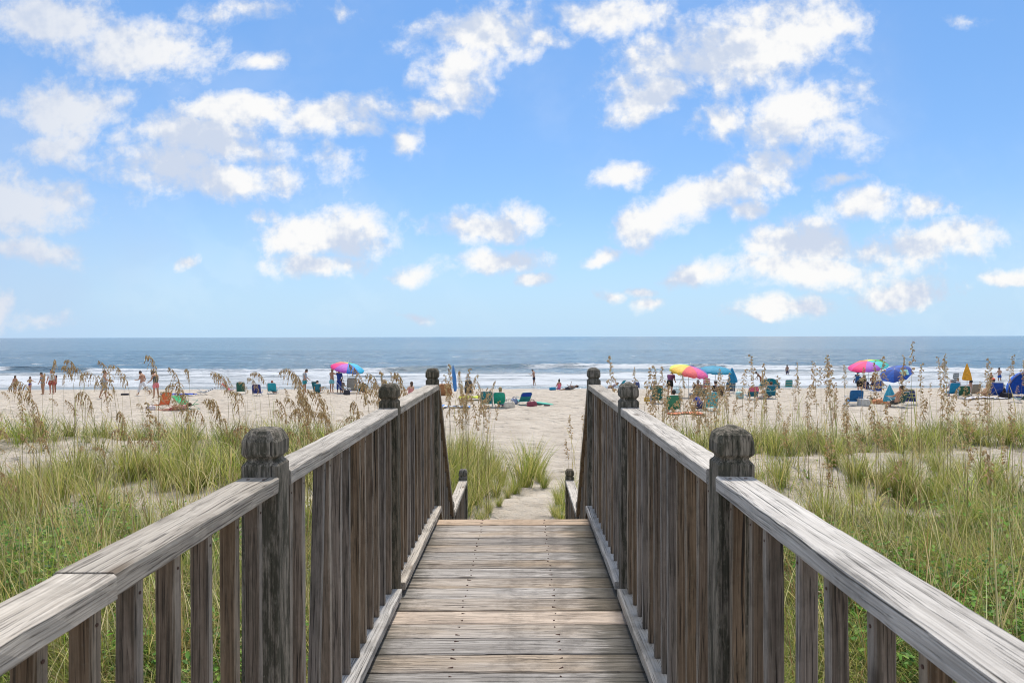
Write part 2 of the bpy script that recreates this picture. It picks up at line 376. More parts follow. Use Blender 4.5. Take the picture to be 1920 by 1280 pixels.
ys = np.concatenate([np.linspace(-12, 3, 20), np.linspace(3.1, 18, 190), np.linspace(18.2, 75, 200), np.linspace(77, 160, 20)])
grid_obj('sand', xs, ys, lambda X, Y: ground(X, Y), SAND, {'veg': lambda X, Y: veg(X, Y)})

# ------------------------------------------------------------------ sea
SEA = -3.7
def crest_y(X): return 103+7*np.sin(X*.05+.8)+6*(fbm(X*.03, X*0+2, 2)-.5)*2
def sea_fields(X, Y):
    yc = crest_y(X)
    br = ss(.38, .56, fbm(X*.045+9.3, X*0+5.2, 3))          # 1 broken, 0 still green along the crest
    d = Y-yc
    return yc, br, d
def sea_z(X, Y):
    yc, br, d = sea_fields(X, Y)
    amp = (.62-.25*br)
    prof = np.where(d < 0, np.exp(-(d/.9)**2), np.exp(-(d/3.2)**2))
    z = amp*prof
    z += .20*np.exp(-((Y-(87+3*np.sin(X*.07)))/1.1)**2)*ss(.4, .6, fbm(X*.07, X*0+1, 2))
    z += .30*np.exp(-((Y-(128+5*np.sin(X*.04+2)))/3.0)**2)*ss(.35, .6, fbm(X*.04+50, X*0+1, 2))
    ch = .10*(fbm(X*.35, Y*.8, 3)-.5)*2+.16*(fbm(X*.08+7, Y*.28, 2)-.5)*2*ss(95, 120, Y)
    z += ch*ss(68, 90, Y)*(1-ss(230, 320, Y)*.7)
    z += .25*br*prof*(fbm(X*1.2, Y*1.2, 3)-.3)
    return SEA+z*ss(64, 74, Y)
def sea_foam(X, Y):
    yc, br, d = sea_fields(X, Y)
    n = fbm(X*.25+1, Y*.9, 4); n2 = fbm(X*1.1, Y*2.2, 3)
    face = br*np.where(d < 1.4, np.exp(-np.maximum(-d-2.5, 0)/4.0), 0)*1.15
    wash = .72*ss(66, 70, Y)*(1-ss(88, 101, Y))
    wash = wash*(.55+.8*n)
    tongues = .35*ss(.48, .62, fbm(X*.06+2, Y*.22, 3))
    line = .9*np.exp(-((Y-(67.0+1.8*fbm(X*.06, X*0, 3)*2))/.7)**2)
    far = .55*ss(.72, .8, fbm(X*.2+20, Y*.55, 3))*ss(105, 112, Y)*(1-ss(170, 260, Y))
    f = np.maximum.reduce([face*(.6+.6*n2), wash+tongues*ss(66, 70, Y)*(1-ss(92, 102, Y)), line, far])
    return np.clip(f, 0, 1.2)
def sea_material():
    t = NT('sea_water'); geo = t.nd('ShaderNodeNewGeometry').outputs['Position']
    sp = t.nd('ShaderNodeSeparateXYZ'); t.L.new(geo, sp.inputs[0])
    a = t.nd('ShaderNodeAttribute', attribute_name='foam').outputs['Fac']
    fn = t.noise(t.mapv(geo, (1.3, 2.8, 1)), 1, 6, .7); fn2 = t.noise(t.mapv(geo, (.25, 1.4, 1), (4, 4, 4)), 1, 6, .7)
    fm = t.MR(t.M('ADD', a, t.M('ADD', t.M('MULTIPLY', t.M('SUBTRACT', fn, .5), 1.3), t.M('MULTIPLY', t.M('SUBTRACT', fn2, .5), 2.0))), .22, .85)
    fm = t.M('MULTIPLY', fm, t.MR(a, .04, .14))
    shore = t.MR(sp.outputs[1], 72, 120)
    deep = t.mix(shore, (.27, .29, .28), (.05, .12, .175))
    pat = t.noise(t.mapv(geo, (.016, .10, 1)), 1, 5, .6)
    deep = t.mix(t.M('MULTIPLY', t.MR(pat, .4, .65), .5), deep, (.07, .16, .24))
    c = t.mix(fm, deep, t.mix(t.noise(t.mapv(geo, (.5, 2.2, 1), (8, 1, 2)), 1, 5, .75), (.42, .47, .52), (.78, .79, .80)))
    t.L.new(c, t.b.inputs['Base Color'])
    t.L.new(t.MR(fm, 0, 1, .16, .85), t.b.inputs['Roughness']); t.b.inputs['IOR'].default_value = 1.33
    w1 = t.noise(t.mapv(geo, (.35, 1.3, 1)), 1, 5, .6); w2 = t.noise(t.mapv(geo, (.06, .22, 1)), 1, 4, .55); w3 = t.noise(t.mapv(geo, (.012, .05, 1)), 1, 3, .5)
    h = t.M('ADD', t.M('MULTIPLY', w1, .8), t.M('ADD', t.M('MULTIPLY', w2, 1.8), t.M('MULTIPLY', w3, 2.2)))
    t.bump(t.M('ADD', h, t.M('MULTIPLY', t.M('MULTIPLY', fn, fm), .4)), 1.0, .75)
    return t.mat
SEAM = sea_material()
xs = np.concatenate([np.linspace(-9000, -420, 24), np.linspace(-400, -125, 60), np.linspace(-124, 124, 560), np.linspace(125, 400, 60), np.linspace(420, 9000, 24)])
ys = np.concatenate([np.linspace(64, 135, 340), np.linspace(135.5, 260, 140), np.geomspace(262, 30000, 90)])
grid_obj('sea', xs, ys, sea_z, SEAM, {'foam': sea_foam})

# ------------------------------------------------------------------ boardwalk and railings
W_RAIL = wood('weathered_rail_wood', 1, (.60, .555, .495), (.26, .23, .195), .035, contrast=1.15)
W_RAILS = W_RAIL
W_BAL = wood('weathered_baluster_wood', 2, (.29, .225, .17), (.085, .06, .042), .015, mould=.32, contrast=1.0, lit_side=(.52, .45, .37))
W_POST = wood('mossy_post_wood', 2, (.32, .275, .21), (.08, .065, .048), .012, mould=.80, contrast=.8, mth=(.43, .58))
W_DECK = wood('weathered_deck_wood', 0, (.54, .49, .44), (.155, .13, .108), .025, edge=True, warm=(.48, .39, .30), contrast=1.0)
W_NEW = wood('newer_deck_wood', 0, (.60, .46, .33), (.36, .25, .165), .08, contrast=.8)
RUST = fabric((.09, .045, .03), .8, 'rusty_nail')
def jbox(mb, x0, x1, y0, y1, z0, z1, axis, n, j, ch=0.0, mi=0, rnd=random):
    """a board with worn, slightly wavering edges: octagonal section lofted along its length"""
    rings = []
    off = [rnd.uniform(-j, j) for _ in range(16)]
    for i in range(n+1):
        s = i/n
        w = [rnd.uniform(-j, j)*.6 for _ in range(8)]
        if axis == 0:
            a0, a1, b0, b1 = y0, y1, z0, z1; t = x0+(x1-x0)*s
        elif axis == 1:
            a0, a1, b0, b1 = x0, x1, z0, z1; t = y0+(y1-y0)*s
        else:
            a0, a1, b0, b1 = x0, x1, y0, y1; t = z0+(z1-z0)*s
        pr = [(a0+ch, b0), (a1-ch, b0), (a1, b0+ch), (a1, b1-ch), (a1-ch, b1), (a0+ch, b1), (a0, b1-ch), (a0, b0+ch)]
        r = []
        for k, (a, b) in enumerate(pr):
            a += w[k]; b += w[(k+3) % 8]*.8
            q = {0: (t, a, b), 1: (a, t, b), 2: (a, b, t)}[axis]
            r.append(Vector(q))
        rings.append(r if axis != 1 else r[::-1])
    mb.loft(rings, mi)
    return mb
walk = empty('boardwalk', (-.06, 0, 0))
tag(walk, 'weathered grey plank boardwalk with steps leading down to the beach', 'boardwalk')
rnd = random.Random(3)
P = .1425; k = 0; y1 = 4.68
while y1 > -1.2:
    y0 = y1-P+.006+rnd.uniform(-.002, .0025)
    mb = MB(); dz = rnd.uniform(-.003, .003)
    jbox(mb, -.665, .655, y0-y1+.0, 0, -.038+dz, dz, 0, 14, .0016, .004, rnd=rnd)
    for nx in (-.21, .21):
        for q in (.03, .105):
            mb.tube([(nx+rnd.uniform(-.012, .012), -q+rnd.uniform(-.008, .008), dz-.002)]*1+[(nx+rnd.uniform(-.012, .012), -q, dz+.0018)], .0031, 7, 1)
    o = mb.build('deck_board', [W_NEW if k in (0, 11) else W_DECK, RUST], walk, loc=(0, y1, 0))
    if k in (0, 11): o['label'] = 'newer light brown deck board'
    y1 -= P; k += 1
for x in (-.5, -.21, .21, .5):
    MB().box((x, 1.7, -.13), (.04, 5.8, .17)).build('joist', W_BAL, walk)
rise = 1.2/6
for i in range(5):
    y = 4.70+i*.235
    mb = MB(); jbox(mb, -.6, .6, y, y+.26, -rise*(i+1)-.038, -rise*(i+1), 0, 8, .0015, .004, rnd=rnd); mb.build('stair_tread', W_DECK, walk)
for x in (-.58, 0, .58):
    mb = MB(); mb.add([(x-.02, 4.69, -.05), (x-.02, 5.95, -1.15), (x-.02, 5.95, -1.45), (x-.02, 4.69, -.36), (x+.02, 4.69, -.05), (x+.02, 5.95, -1.15), (x+.02, 5.95, -1.45), (x+.02, 4.69, -.36)],
        [(0, 1, 2, 3), (7, 6, 5, 4), (0, 4, 5, 1), (1, 5, 6, 2), (2, 6, 7, 3), (3, 7, 4, 0)])
    for v_ in range(len(mb.v)): mb.v[v_] = (mb.v[v_][0], mb.v[v_][1], mb.v[v_][2]-.0)
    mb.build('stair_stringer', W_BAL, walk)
y = 5.90
while y < 7.3:
    mb = MB(); jbox(mb, -.66, .66, y, y+.138, -1.238, -1.2, 0, 8, .0015, .004, rnd=rnd); mb.build('landing_board', W_DECK, walk); y += .1425
def post_mesh(w, zb, zt, rnd, roundness):
    """square post with a turned-down neck and a chamfered cap; zt = top of cap"""
    h = w/2; mb = MB(); rings = []
    def ring(z, s, c, jz=0.0):
        r = []
        for (sx, sy) in ((1, 1), (-1, 1), (-1, -1), (1, -1)):
            q = [(sx*(s-c), sy*s), (sx*s, sy*(s-c))]
            if sx*sy > 0: q = q[::-1]
            for (a, b) in q: r.append(Vector((a+rnd.uniform(-.001, .001), b+rnd.uniform(-.001, .001), z+rnd.uniform(-jz, jz))))
        return r
    n = 14
    for i in range(n+1):
        rings.append(ring(zb+(zt-.086-zb)*i/n, h+rnd.uniform(-.0008, .0008), .005))
    rings += [ring(zt-.082, h*.95, .008), ring(zt-.075, h*.77, .006), ring(zt-.070, h*.77, .006), ring(zt-.062, h*.97, .006), ring(zt-.056, h*1.01, .006),
              ring(zt-.026-.004*roundness, h*1.0, .007), ring(zt-.014, h*(.88+.02*roundness), .009, .001), ring(zt-.003, h*(.74-.04*roundness), .010, .0015), ring(zt, h*(.66-.10*roundness), .010, .002), ring(zt+.001+.003*roundness, h*.2, .004, .001)]
    return mb.loft(rings)
POSTY = [-1.54, .06, 1.64, 3.22, 4.80]
def railing(side, label):
    # side -1 left, +1 right; distances from the camera line
    inner = -.584 if side < 0 else .466           # inner edge of the top rail
    rnd = random.Random(5 if side < 0 else 8)
    rt = empty('wooden_railing', (inner, 0, 0)); tag(rt, label, 'railing', 'railings along the boardwalk')
    sg = side
    X0 = (0, .089*sg)                               # rail width
    def xr(a, b): a, b = a*sg, b*sg; return (min(a, b), max(a, b))
    RZ = .914
    for i, py in enumerate(POSTY):
        c = (sg*(.002+.0445), py+.0445, 0)
        post_mesh(.089, -1.6, RZ+.112, rnd, rnd.random()+(.8 if side > 0 else 0)).build('post', W_POST, rt, loc=c, bevel=.0025).rotation_euler = (rnd.uniform(-.006, .006), rnd.uniform(-.004, .004), 0)
    # end-of-stair posts
    for py, top in ((5.86, -.17), (7.28, -.17)):
        post_mesh(.089, -2.2, top, rnd, .3).build('post', W_POST, rt, loc=(sg*.0465, py+.0445, 0), bevel=.0025)
    xa, xb = xr(-.0, .089)
    segs = [(-1.45, .06), (.149, 1.64), (1.729, 3.22), (3.309, 4.80)]
    for si, (a, b) in enumerate(segs):
        pieces = [(a, b)]
        if side < 0 and si == 1: pieces = [(a, .975), (.979, b)]
        for pi, (p0, p1) in enumerate(pieces):
            mb = MB(); jbox(mb, xa, xb, 0, p1-p0, RZ-.038, RZ, 1, int(18*(p1-p0))+4, .0016, .0035, rnd=rnd)
            # nail heads at the posts
            for nx in ((.025, .062) if pi == len(pieces)-1 else ()): mb.tube([(nx*sg, p1-p0-.03, RZ-.002), (nx*sg, p1-p0-.03, RZ+.0012)], .0042, 8, 1)
            o = mb.build('top_rail', [W_RAIL, RUST], rt, loc=(0, p0, 0))
            if side < 0 and si == 1 and pi == 0: o.location = (0, p0, -.002); o.rotation_euler = (0, R(.35), 0)
        xc, xd = xr(-.018, .071)
        mb = MB(); jbox(mb, xc, xd, 0, b-a+ (.0), .024, .062, 1, 22, .0016, .0035, rnd=rnd); mb.build('bottom_rail', W_RAIL, rt, loc=(0, a, 0))
        # balusters
        n = int(round((b-a)/.125)); 
        for q in range(n):
            y = a+(q+.5)*(b-a)/n+rnd.uniform(-.006, .006)
            if si == 1: y = ([.24, .365, .49, .61, .735, .855, .968, 1.09, 1.205, 1.338, 1.468, 1.585] if side < 0 else [.21, .335, .46, .59, .715, .838, .963, 1.098, 1.226, 1.363, 1.478, 1.608])[q]
            mb = MB(); wd = .032+rnd.uniform(-.002, .003)
            jbox(mb, -wd/2, wd/2, -.0125, .0125, 0, RZ-.040-.064, 2, 10, .0009, .003, rnd=rnd)
            for nz in (.02, RZ-.104-.03):
                mb.tube([(-sg*(wd/2-.002), 0, nz), (-sg*(wd/2+.0012), 0, nz)], .003, 6, 1)
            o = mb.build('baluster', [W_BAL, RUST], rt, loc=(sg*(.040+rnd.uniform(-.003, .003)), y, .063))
            o.rotation_euler = (rnd.uniform(-.006, .006), rnd.uniform(-.004, .004), rnd.uniform(-.05, .05))
            if side < 0 and si == 2 and q == 2:
                o.rotation_euler = (R(-5.0), 0, 0); o['label'] = 'crooked leaning baluster'
    # stair rail sloping down
    ya, za, yb, zb = 4.89, RZ-.02, 5.90, -.28
    ang = math.atan2(zb-za, yb-ya); ln = math.hypot(yb-ya, zb-za)
    mb = MB(); jbox(mb, xa, xb, 0, ln, -.038, 0, 1, 16, .0015, .0035, rnd=rnd)
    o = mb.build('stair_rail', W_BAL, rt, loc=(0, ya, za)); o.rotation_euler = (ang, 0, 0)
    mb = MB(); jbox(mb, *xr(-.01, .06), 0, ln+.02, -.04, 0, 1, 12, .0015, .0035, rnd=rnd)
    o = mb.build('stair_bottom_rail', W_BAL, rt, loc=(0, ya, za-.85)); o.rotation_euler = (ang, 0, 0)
    for q in range(8):
        t = (q+.5)/8; y = ya+(yb-ya)*t; z = za+(zb-za)*t
        mb = MB(); jbox(mb, -.018, .018, -.018, .018, 0, .80, 2, 6, .0009, .003, rnd=rnd)
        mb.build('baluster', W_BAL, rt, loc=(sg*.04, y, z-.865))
    # landing rail
    mb = MB(); jbox(mb, xa, xb, 0, 7.28-5.955, -.318, -.28, 1, 16, .0015, .0035, rnd=rnd); mb.build('top_rail', W_RAIL, rt, loc=(0, 5.955, 0))
    mb = MB(); jbox(mb, *xr(-.018, .071), 0, 7.28-5.955, -1.15, -1.11, 1, 12, .0015, .0035, rnd=rnd); mb.build('bottom_rail', W_RAIL, rt, loc=(0, 5.955, 0))
    for q in range(10):
        y = 5.955+(q+.5)*.1325
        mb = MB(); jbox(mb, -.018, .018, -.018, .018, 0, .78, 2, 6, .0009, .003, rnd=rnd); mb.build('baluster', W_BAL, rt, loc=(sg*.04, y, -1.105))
railing(-1, 'weathered grey wooden railing running along the left of the boardwalk')
railing(1, 'weathered grey wooden railing running along the right of the boardwalk')
# ------------------------------------------------------------------ plants
def leaf_material(name, trans=.42):
    t = NT(name); a = t.nd('ShaderNodeAttribute', attribute_name='col')
    t.N.remove(t.b); df = t.nd('ShaderNodeBsdfDiffuse'); tr = t.nd('ShaderNodeBsdfTranslucent'); gl = t.nd('ShaderNodeBsdfGlossy'); gl.inputs['Roughness'].default_value = .6
    m = t.nd('ShaderNodeMixShader'); m.inputs[0].default_value = trans; m2 = t.nd('ShaderNodeMixShader'); m2.inputs[0].default_value = .03
    t.L.new(a.outputs['Color'], df.inputs['Color']); t.L.new(a.outputs['Color'], tr.inputs['Color'])
    t.L.new(df.outputs[0], m.inputs[1]); t.L.new(tr.outputs[0], m.inputs[2]); t.L.new(m.outputs[0], m2.inputs[1]); t.L.new(gl.outputs[0], m2.inputs[2])
    t.L.new(m2.outputs[0], t.out.inputs['Surface']); return t.mat
LEAF = leaf_material('grass_blades'); OAT = leaf_material('sea_oat_straw', .45)
def np_mesh(name, V, FQ, C, mat):
    """V (n,3), FQ list of (k,m) arrays of polygons, C (n,3) colours"""
    me = bpy.data.meshes.new(name); me.vertices.add(len(V)); me.vertices.foreach_set('co', V.astype(np.float32).ravel())
    tot = sum(f.size for f in FQ); me.loops.add(tot); me.loops.foreach_set('vertex_index', np.concatenate([f.ravel() for f in FQ]).astype(np.int32))
    st = []; b = 0
    for f in FQ:
        st.append(b+np.arange(len(f))*f.shape[1]); b += f.size
    st = np.concatenate(st); me.polygons.add(len(st)); me.polygons.foreach_set('loop_start', st.astype(np.int32))
    me.update(calc_edges=True)
    a = me.attributes.new('col', 'FLOAT_COLOR', 'POINT'); a.data.foreach_set('color', np.concatenate([C, np.ones((len(C), 1))], 1).astype(np.float32).ravel())
    me.materials.append(mat); return me
def blades(rs, base, head, H, Wd, bend, col0, col1, L=4):
    """curved tapering grass blades. base (n,3), head angle, height, width, bend (0..~2 rad total), root colour, tip colour"""
    n = len(base); t = np.linspace(0, 1, L+1)
    lean0 = rs.uniform(.02, .28, n)
    P = np.zeros((n, L+1, 3)); P[:, 0] = base; ang = lean0.copy()
    for i in range(1, L+1):
        a = lean0+bend*(t[i]**1.3)
        dl = H/L
        P[:, i, 0] = P[:, i-1, 0]+np.cos(head)*np.sin(a)*dl; P[:, i, 1] = P[:, i-1, 1]+np.sin(head)*np.sin(a)*dl; P[:, i, 2] = P[:, i-1, 2]+np.cos(a)*dl
    tw = head+np.pi/2+rs.uniform(-1.1, 1.1, n)
    side = np.stack([np.cos(tw), np.sin(tw), np.zeros(n)], -1)
    wp = np.array([.8, 1, .85, .55, 0])[:L+1] if L == 4 else np.array([.9, 1, .65, 0])
    A = P-side[:, None]*(Wd[:, None, None]*wp[None, :, None]*.5); B = P+side[:, None]*(Wd[:, None, None]*wp[None, :, None]*.5)
    V = np.concatenate([A[:, :L].reshape(n, -1, 3), B[:, :L].reshape(n, -1, 3), P[:, L:L+1]], 1)    # n, 2L+1, 3
    k = 2*L+1; o = (np.arange(n)*k)[:, None]
    q = np.concatenate([np.stack([o[:, 0]+i, o[:, 0]+L+i, o[:, 0]+L+i+1, o[:, 0]+i+1], 1) for i in range(L-1)], 0)
    tr = np.stack([o[:, 0]+L-1, o[:, 0]+2*L-1, o[:, 0]+2*L], 1)
    tt = np.concatenate([t[:L], t[:L], [1]])[None, :, None]
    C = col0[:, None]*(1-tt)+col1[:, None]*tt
    return V.reshape(-1, 3), [q, tr], C.reshape(-1, 3)
PAL = np.array([(.07, .12, .015), (.17, .26, .02), (.33, .41, .045), (.12, .19, .05), (.44, .45, .10), (.60, .50, .18), (.74, .62, .34), (.38, .23, .09)])
def clump_field(name, seed, ncl, region, per, hh, wd, bend, pal_w, spread, mask_pow=1.0, extra=None, dens=None):
    rs = np.random.RandomState(seed)
    pts = []
    while sum(len(q) for q in pts) < ncl:
        m = ncl*4
        Y = 1/rs.uniform(1/region[1], 1/region[0], m) if region[2] == 'inv' else rs.uniform(region[0], region[1], m)
        px = rs.uniform(-420, 2340, m); X = (px-VX)*Y/F+rs.normal(0, .02, m)
        v = veg(X, Y)**mask_pow
        if dens is not None: v = v*dens(X, Y)
        ok = (rs.rand(m) < v)
        pts.append(np.stack([X[ok], Y[ok]], 1))
    pts = np.concatenate(pts)[:ncl]
    cnt = rs.randint(per[0], per[1], ncl); ci = np.repeat(np.arange(ncl), cnt); n = len(ci)
    cs = rs.uniform(.5, 1.35, ncl); cb = rs.uniform(.75, 1.6, ncl)
    r = np.abs(rs.normal(0, spread, n)); th = rs.uniform(0, 2*np.pi, n)
    bx = pts[ci, 0]+np.cos(th)*r; by = pts[ci, 1]+np.sin(th)*r
    ok = ~((np.abs(bx+.06) < .66) & (by < 7.4)); 
    bx, by, th, ci = bx[ok], by[ok], th[ok], ci[ok]; n = len(bx)
    base = np.stack([bx, by, ground(bx, by)-.01], 1)
    H = rs.uniform(hh[0], hh[1], n)*cs[ci]; Wd = rs.uniform(wd[0], wd[1], n)
    cw = np.array(pal_w, float); cw /= cw.sum()
    ctype = rs.choice(len(PAL), size=ncl, p=cw); own = rs.choice(len(PAL), size=n, p=cw)
    # patches of one kind keep together over the dune
    pid = np.where(rs.rand(n) < .55, ctype[ci], own)
    c = PAL[pid]*rs.uniform(.6, 1.4, (n, 1))*cb[ci][:, None]*rs.uniform(.93, 1.07, (n, 3))
    tip = c*.72+PAL[6]*.28*rs.uniform(.3, 1.3, (n, 1))
    hd = th+rs.normal(0, .7, n)
    # a little sea wind bends everything to the left
    hd = np.arctan2(np.sin(hd), np.cos(hd)-.35)
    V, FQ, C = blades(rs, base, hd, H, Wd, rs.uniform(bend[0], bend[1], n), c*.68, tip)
    me = np_mesh(name, V, FQ, np.clip(C, 0, 1), LEAF)
    o = bpy.data.objects.new(name, me); COL.objects.link(o); return o
lowd = lambda X, Y: np.ones_like(X)
near = lambda X, Y: (1-ss(7, 9.5, Y))
far = lambda X, Y: ss(6.0, 9, Y)
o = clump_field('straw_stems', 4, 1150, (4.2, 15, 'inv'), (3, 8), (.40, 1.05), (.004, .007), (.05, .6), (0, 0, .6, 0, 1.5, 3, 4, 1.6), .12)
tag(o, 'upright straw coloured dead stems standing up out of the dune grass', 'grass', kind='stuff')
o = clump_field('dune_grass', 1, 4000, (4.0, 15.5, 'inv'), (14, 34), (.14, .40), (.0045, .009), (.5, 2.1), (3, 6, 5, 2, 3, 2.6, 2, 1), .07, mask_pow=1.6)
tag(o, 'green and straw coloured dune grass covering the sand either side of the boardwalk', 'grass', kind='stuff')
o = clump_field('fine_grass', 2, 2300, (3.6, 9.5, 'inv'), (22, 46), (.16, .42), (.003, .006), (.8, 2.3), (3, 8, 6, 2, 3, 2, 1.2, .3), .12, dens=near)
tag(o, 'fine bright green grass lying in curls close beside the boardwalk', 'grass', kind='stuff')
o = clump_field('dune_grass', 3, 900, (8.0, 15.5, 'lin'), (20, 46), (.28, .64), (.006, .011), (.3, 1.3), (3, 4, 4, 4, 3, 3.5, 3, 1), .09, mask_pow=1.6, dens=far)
tag(o, 'taller upright dune grass along the ridge in front of the beach', 'grass', kind='stuff')
def leaves_field(name, seed, n, region, size, hgt, dens, pal):
    rs = np.random.RandomState(seed); out = []
    while sum(len(q) for q in out) < n:
        m = n*4; Y = 1/rs.uniform(1/region[1], 1/region[0], m); X = (rs.uniform(-260, 2180, m)-VX)*Y/F
        v = veg(X, Y)*dens(X, Y); ok = (rs.rand(m) < v) & ~((np.abs(X+.06) < .68) & (Y < 7.4)); out.append(np.stack([X[ok], Y[ok]], 1))
    P = np.concatenate(out)[:n]; z = ground(P[:, 0], P[:, 1])+rs.rand(n)**1.6*hgt
    s = rs.uniform(size[0], size[1], n); a = rs.uniform(0, 2*np.pi, n); tl = rs.uniform(-.7, .7, n); tl2 = rs.uniform(-.7, .7, n)
    u = np.stack([np.cos(a), np.sin(a), tl], 1); w = np.stack([-np.sin(a), np.cos(a), tl2], 1)
    c = np.stack([P[:, 0], P[:, 1], z], 1)
    prof = [(-1, 0, 0), (-.45, .42, .08), (.3, .5, .1), (1, 0, -.05), (.3, -.5, .1), (-.45, -.42, .08)]
    V = np.stack([c+u*(s[:, None]*q[0])+w*(s[:, None]*q[1])+np.array([0, 0, 1])*(s[:, None]*q[2]) for q in prof], 1)
    o = np.arange(n)*6
    f = np.stack([o, o+1, o+2, o+3], 1); g = np.stack([o, o+3, o+4, o+5], 1)
    col = np.array(pal)[rs.randint(0, len(pal), n)]*rs.uniform(.7, 1.3, (n, 1))
    C = np.repeat(col, 6, axis=0)
    me = np_mesh(name, V.reshape(-1, 3), [f, g], np.clip(C, 0, 1), LEAF); o = bpy.data.objects.new(name, me); COL.objects.link(o); return o
GRN = [(.10, .24, .025), (.16, .34, .04), (.07, .16, .025), (.26, .40, .07)]
def vd(X, Y): return ss(.44, .6, fbm(X*1.1+40, Y*1.1, 3))*(1-.75*ss(6.5, 9.5, Y))
o = leaves_field('ground_cover', 21, 30000, (3.6, 12), (.012, .030), .34, vd, GRN); tag(o, 'low green broad leaved creeper growing between the grass near the boardwalk', 'ground cover', kind='stuff')
def vd2(X, Y): return ss(.40, .55, fbm(X*.8+70, Y*.8, 3))*ss(5, 7, Y)
o = leaves_field('dry_scrub', 22, 30000, (5, 14), (.005, .013), .34, vd2, [(.34, .30, .17), (.42, .36, .24), (.22, .21, .10), (.15, .19, .07)]); tag(o, 'dry pale beige scrub of tiny leaves on the dune sand', 'scrub', kind='stuff')

# --- sea oats: stalk, curved leaves and nodding seed head, one object each
STR = np.array([(.80, .61, .36), (.88, .73, .49), (.68, .47, .24), (.44, .27, .13)])
def oat_variant(seed, droop, hl, fullness):
    """a plant with a stalk of unit height 1 m; returns meshes (stalk, leaves, seed_head)"""
    rs = np.random.RandomState(seed); n = 26; tt = np.linspace(0, 1, n)
    lean = rs.uniform(-.03, .10); pts = [np.zeros(3)]
    for i in range(1, n):
        t = tt[i]; a = lean+droop*max(0, (t-.66)/.34)**1.7
        pts.append(pts[-1]+np.array([math.sin(a), .03*math.sin(5*t+seed), math.cos(a)])/(n-1))
    pts = np.array(pts); mb = MB(); mb.tube(pts, [.0034*(1-.72*t) for t in tt], 4)
    V = np.array(mb.v); stem = np_mesh('stalk', V, [np.array([f for f in mb.f if len(f) == 4])], np.tile(np.array([(.30, .27, .10)]), (len(V), 1))*(.8+.4*rs.rand())*(1-V[:, 2:3]*.15)+V[:, 2:3]*np.array([(.12, .06, .03)]), OAT)
    # basal and stem leaves
    k = 9; b = np.zeros((k, 3)); b[:, 2] = np.concatenate([np.zeros(5), rs.uniform(.1, .5, k-5)]); b[:, :2] = rs.normal(0, .015, (k, 2))
    c = PAL[rs.choice([2, 4, 5, 6], k)]
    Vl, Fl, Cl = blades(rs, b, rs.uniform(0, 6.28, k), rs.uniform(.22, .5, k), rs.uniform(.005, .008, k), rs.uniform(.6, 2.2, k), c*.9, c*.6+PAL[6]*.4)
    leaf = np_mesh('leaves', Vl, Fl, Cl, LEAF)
    # panicle
    Vs = []; Fs = []; Cs = []; Bm = MB()
    i0 = int(n*(1-hl)); nb = int(18*fullness)+7
    for q in range(nb):
        s = i0+(n-1-i0)*(q+rs.rand()*.6)/nb; i = min(int(s), n-2); f = s-i; p = pts[i]*(1-f)+pts[i+1]*f
        pr = 1-abs(q/nb-.35)*1.1; L = .085*hl/.3*max(.25, pr)*rs.uniform(.6, 1.2)
        az = rs.uniform(-1.2, 1.2)+(math.pi if rs.rand() < .3 else 0)
        d = np.array([math.cos(az)*.75, math.sin(az)*.75, rs.uniform(.1, .9)]); d /= np.linalg.norm(d)
        bp = [p+d*L*t+np.array([0, 0, -.75*L*t*t*(.5+droop)]) for t in (0, .35, .7, 1)]
        Bm.tube(bp, .0009, 3, cap=False)
        for m in range(rs.randint(5, 9)):
            t = .15+.85*(m+rs.rand())/9; j = min(int(t*3), 2); g = min(t*3-j, 1); o = bp[j]*(1-g)+bp[j+1]*g
            dn = np.array([rs.normal(0, .35)+d[0]*.5, rs.normal(0, .35)+d[1]*.5, -1+.9*(droop < .5)*rs.rand()]); dn /= np.linalg.norm(dn)
            sl = rs.uniform(.012, .021); sw = sl*rs.uniform(.2, .32); u = np.cross(dn, rs.normal(0, 1, 3)); u /= np.linalg.norm(u); w = np.cross(dn, u)
            bi = len(Vs)
            Vs += [o, o+dn*sl*.4+u*sw, o+dn*sl*.4+w*sw*.35, o+dn*sl*.4-u*sw, o+dn*sl*.4-w*sw*.35, o+dn*sl]
            for e in range(4): Fs += [(bi, bi+1+e, bi+1+(e+1) % 4), (bi+5, bi+1+(e+1) % 4, bi+1+e)]
            cc = STR[rs.choice(4, p=[.35, .35, .2, .1])]*rs.uniform(.8, 1.3); Cs += [cc*.8]+[cc]*4+[cc*1.15]
    bv = np.array(Bm.v); nv = len(Vs)
    V = np.concatenate([np.array(Vs), bv]); C = np.concatenate([np.array(Cs), np.tile(STR[2], (len(bv), 1))])
    head = np_mesh('seed_head', V, [np.array(Fs), np.array(Bm.f)+nv], np.clip(C, 0, 1), OAT)
    return stem, leaf, head
OATS = [oat_variant(s, dr, hl, fu) for s, dr, hl, fu in ((1, 1.5, .24, 1), (2, 1.1, .26, 1.2), (3, 1.8, .22, .9), (4, .35, .24, 1), (5, .15, .26, 1.3), (6, .8, .22, .8), (7, .2, .2, .6), (8, 2.1, .25, 1.1), (9, .55, .3, 1.5), (10, .1, .32, 1.6))]
def sea_oat(px, top, Y, var, label, group, rz, tilt=0.0, fat=1.0):
    x = (px-VX)*Y/F; g = gz(x, Y); zt = CH-(top-HY)/F*Y; h = zt-g
    if h < .45 or h > 2.3: return None
    r = empty('sea_oats', (x, Y, g), rz); r.rotation_euler = (tilt*math.cos(rz), tilt, rz); tag(r, label, 'sea oats', group)
    sx = (.68+.27*h)*fat
    for me in OATS[var]:
        o = bpy.data.objects.new(me.name, me); COL.objects.link(o); o.parent = r; o.scale = (sx, sx, h/ (0.86 if var in (0, 2, 7) else .95))
    return r
rnd = random.Random(17)
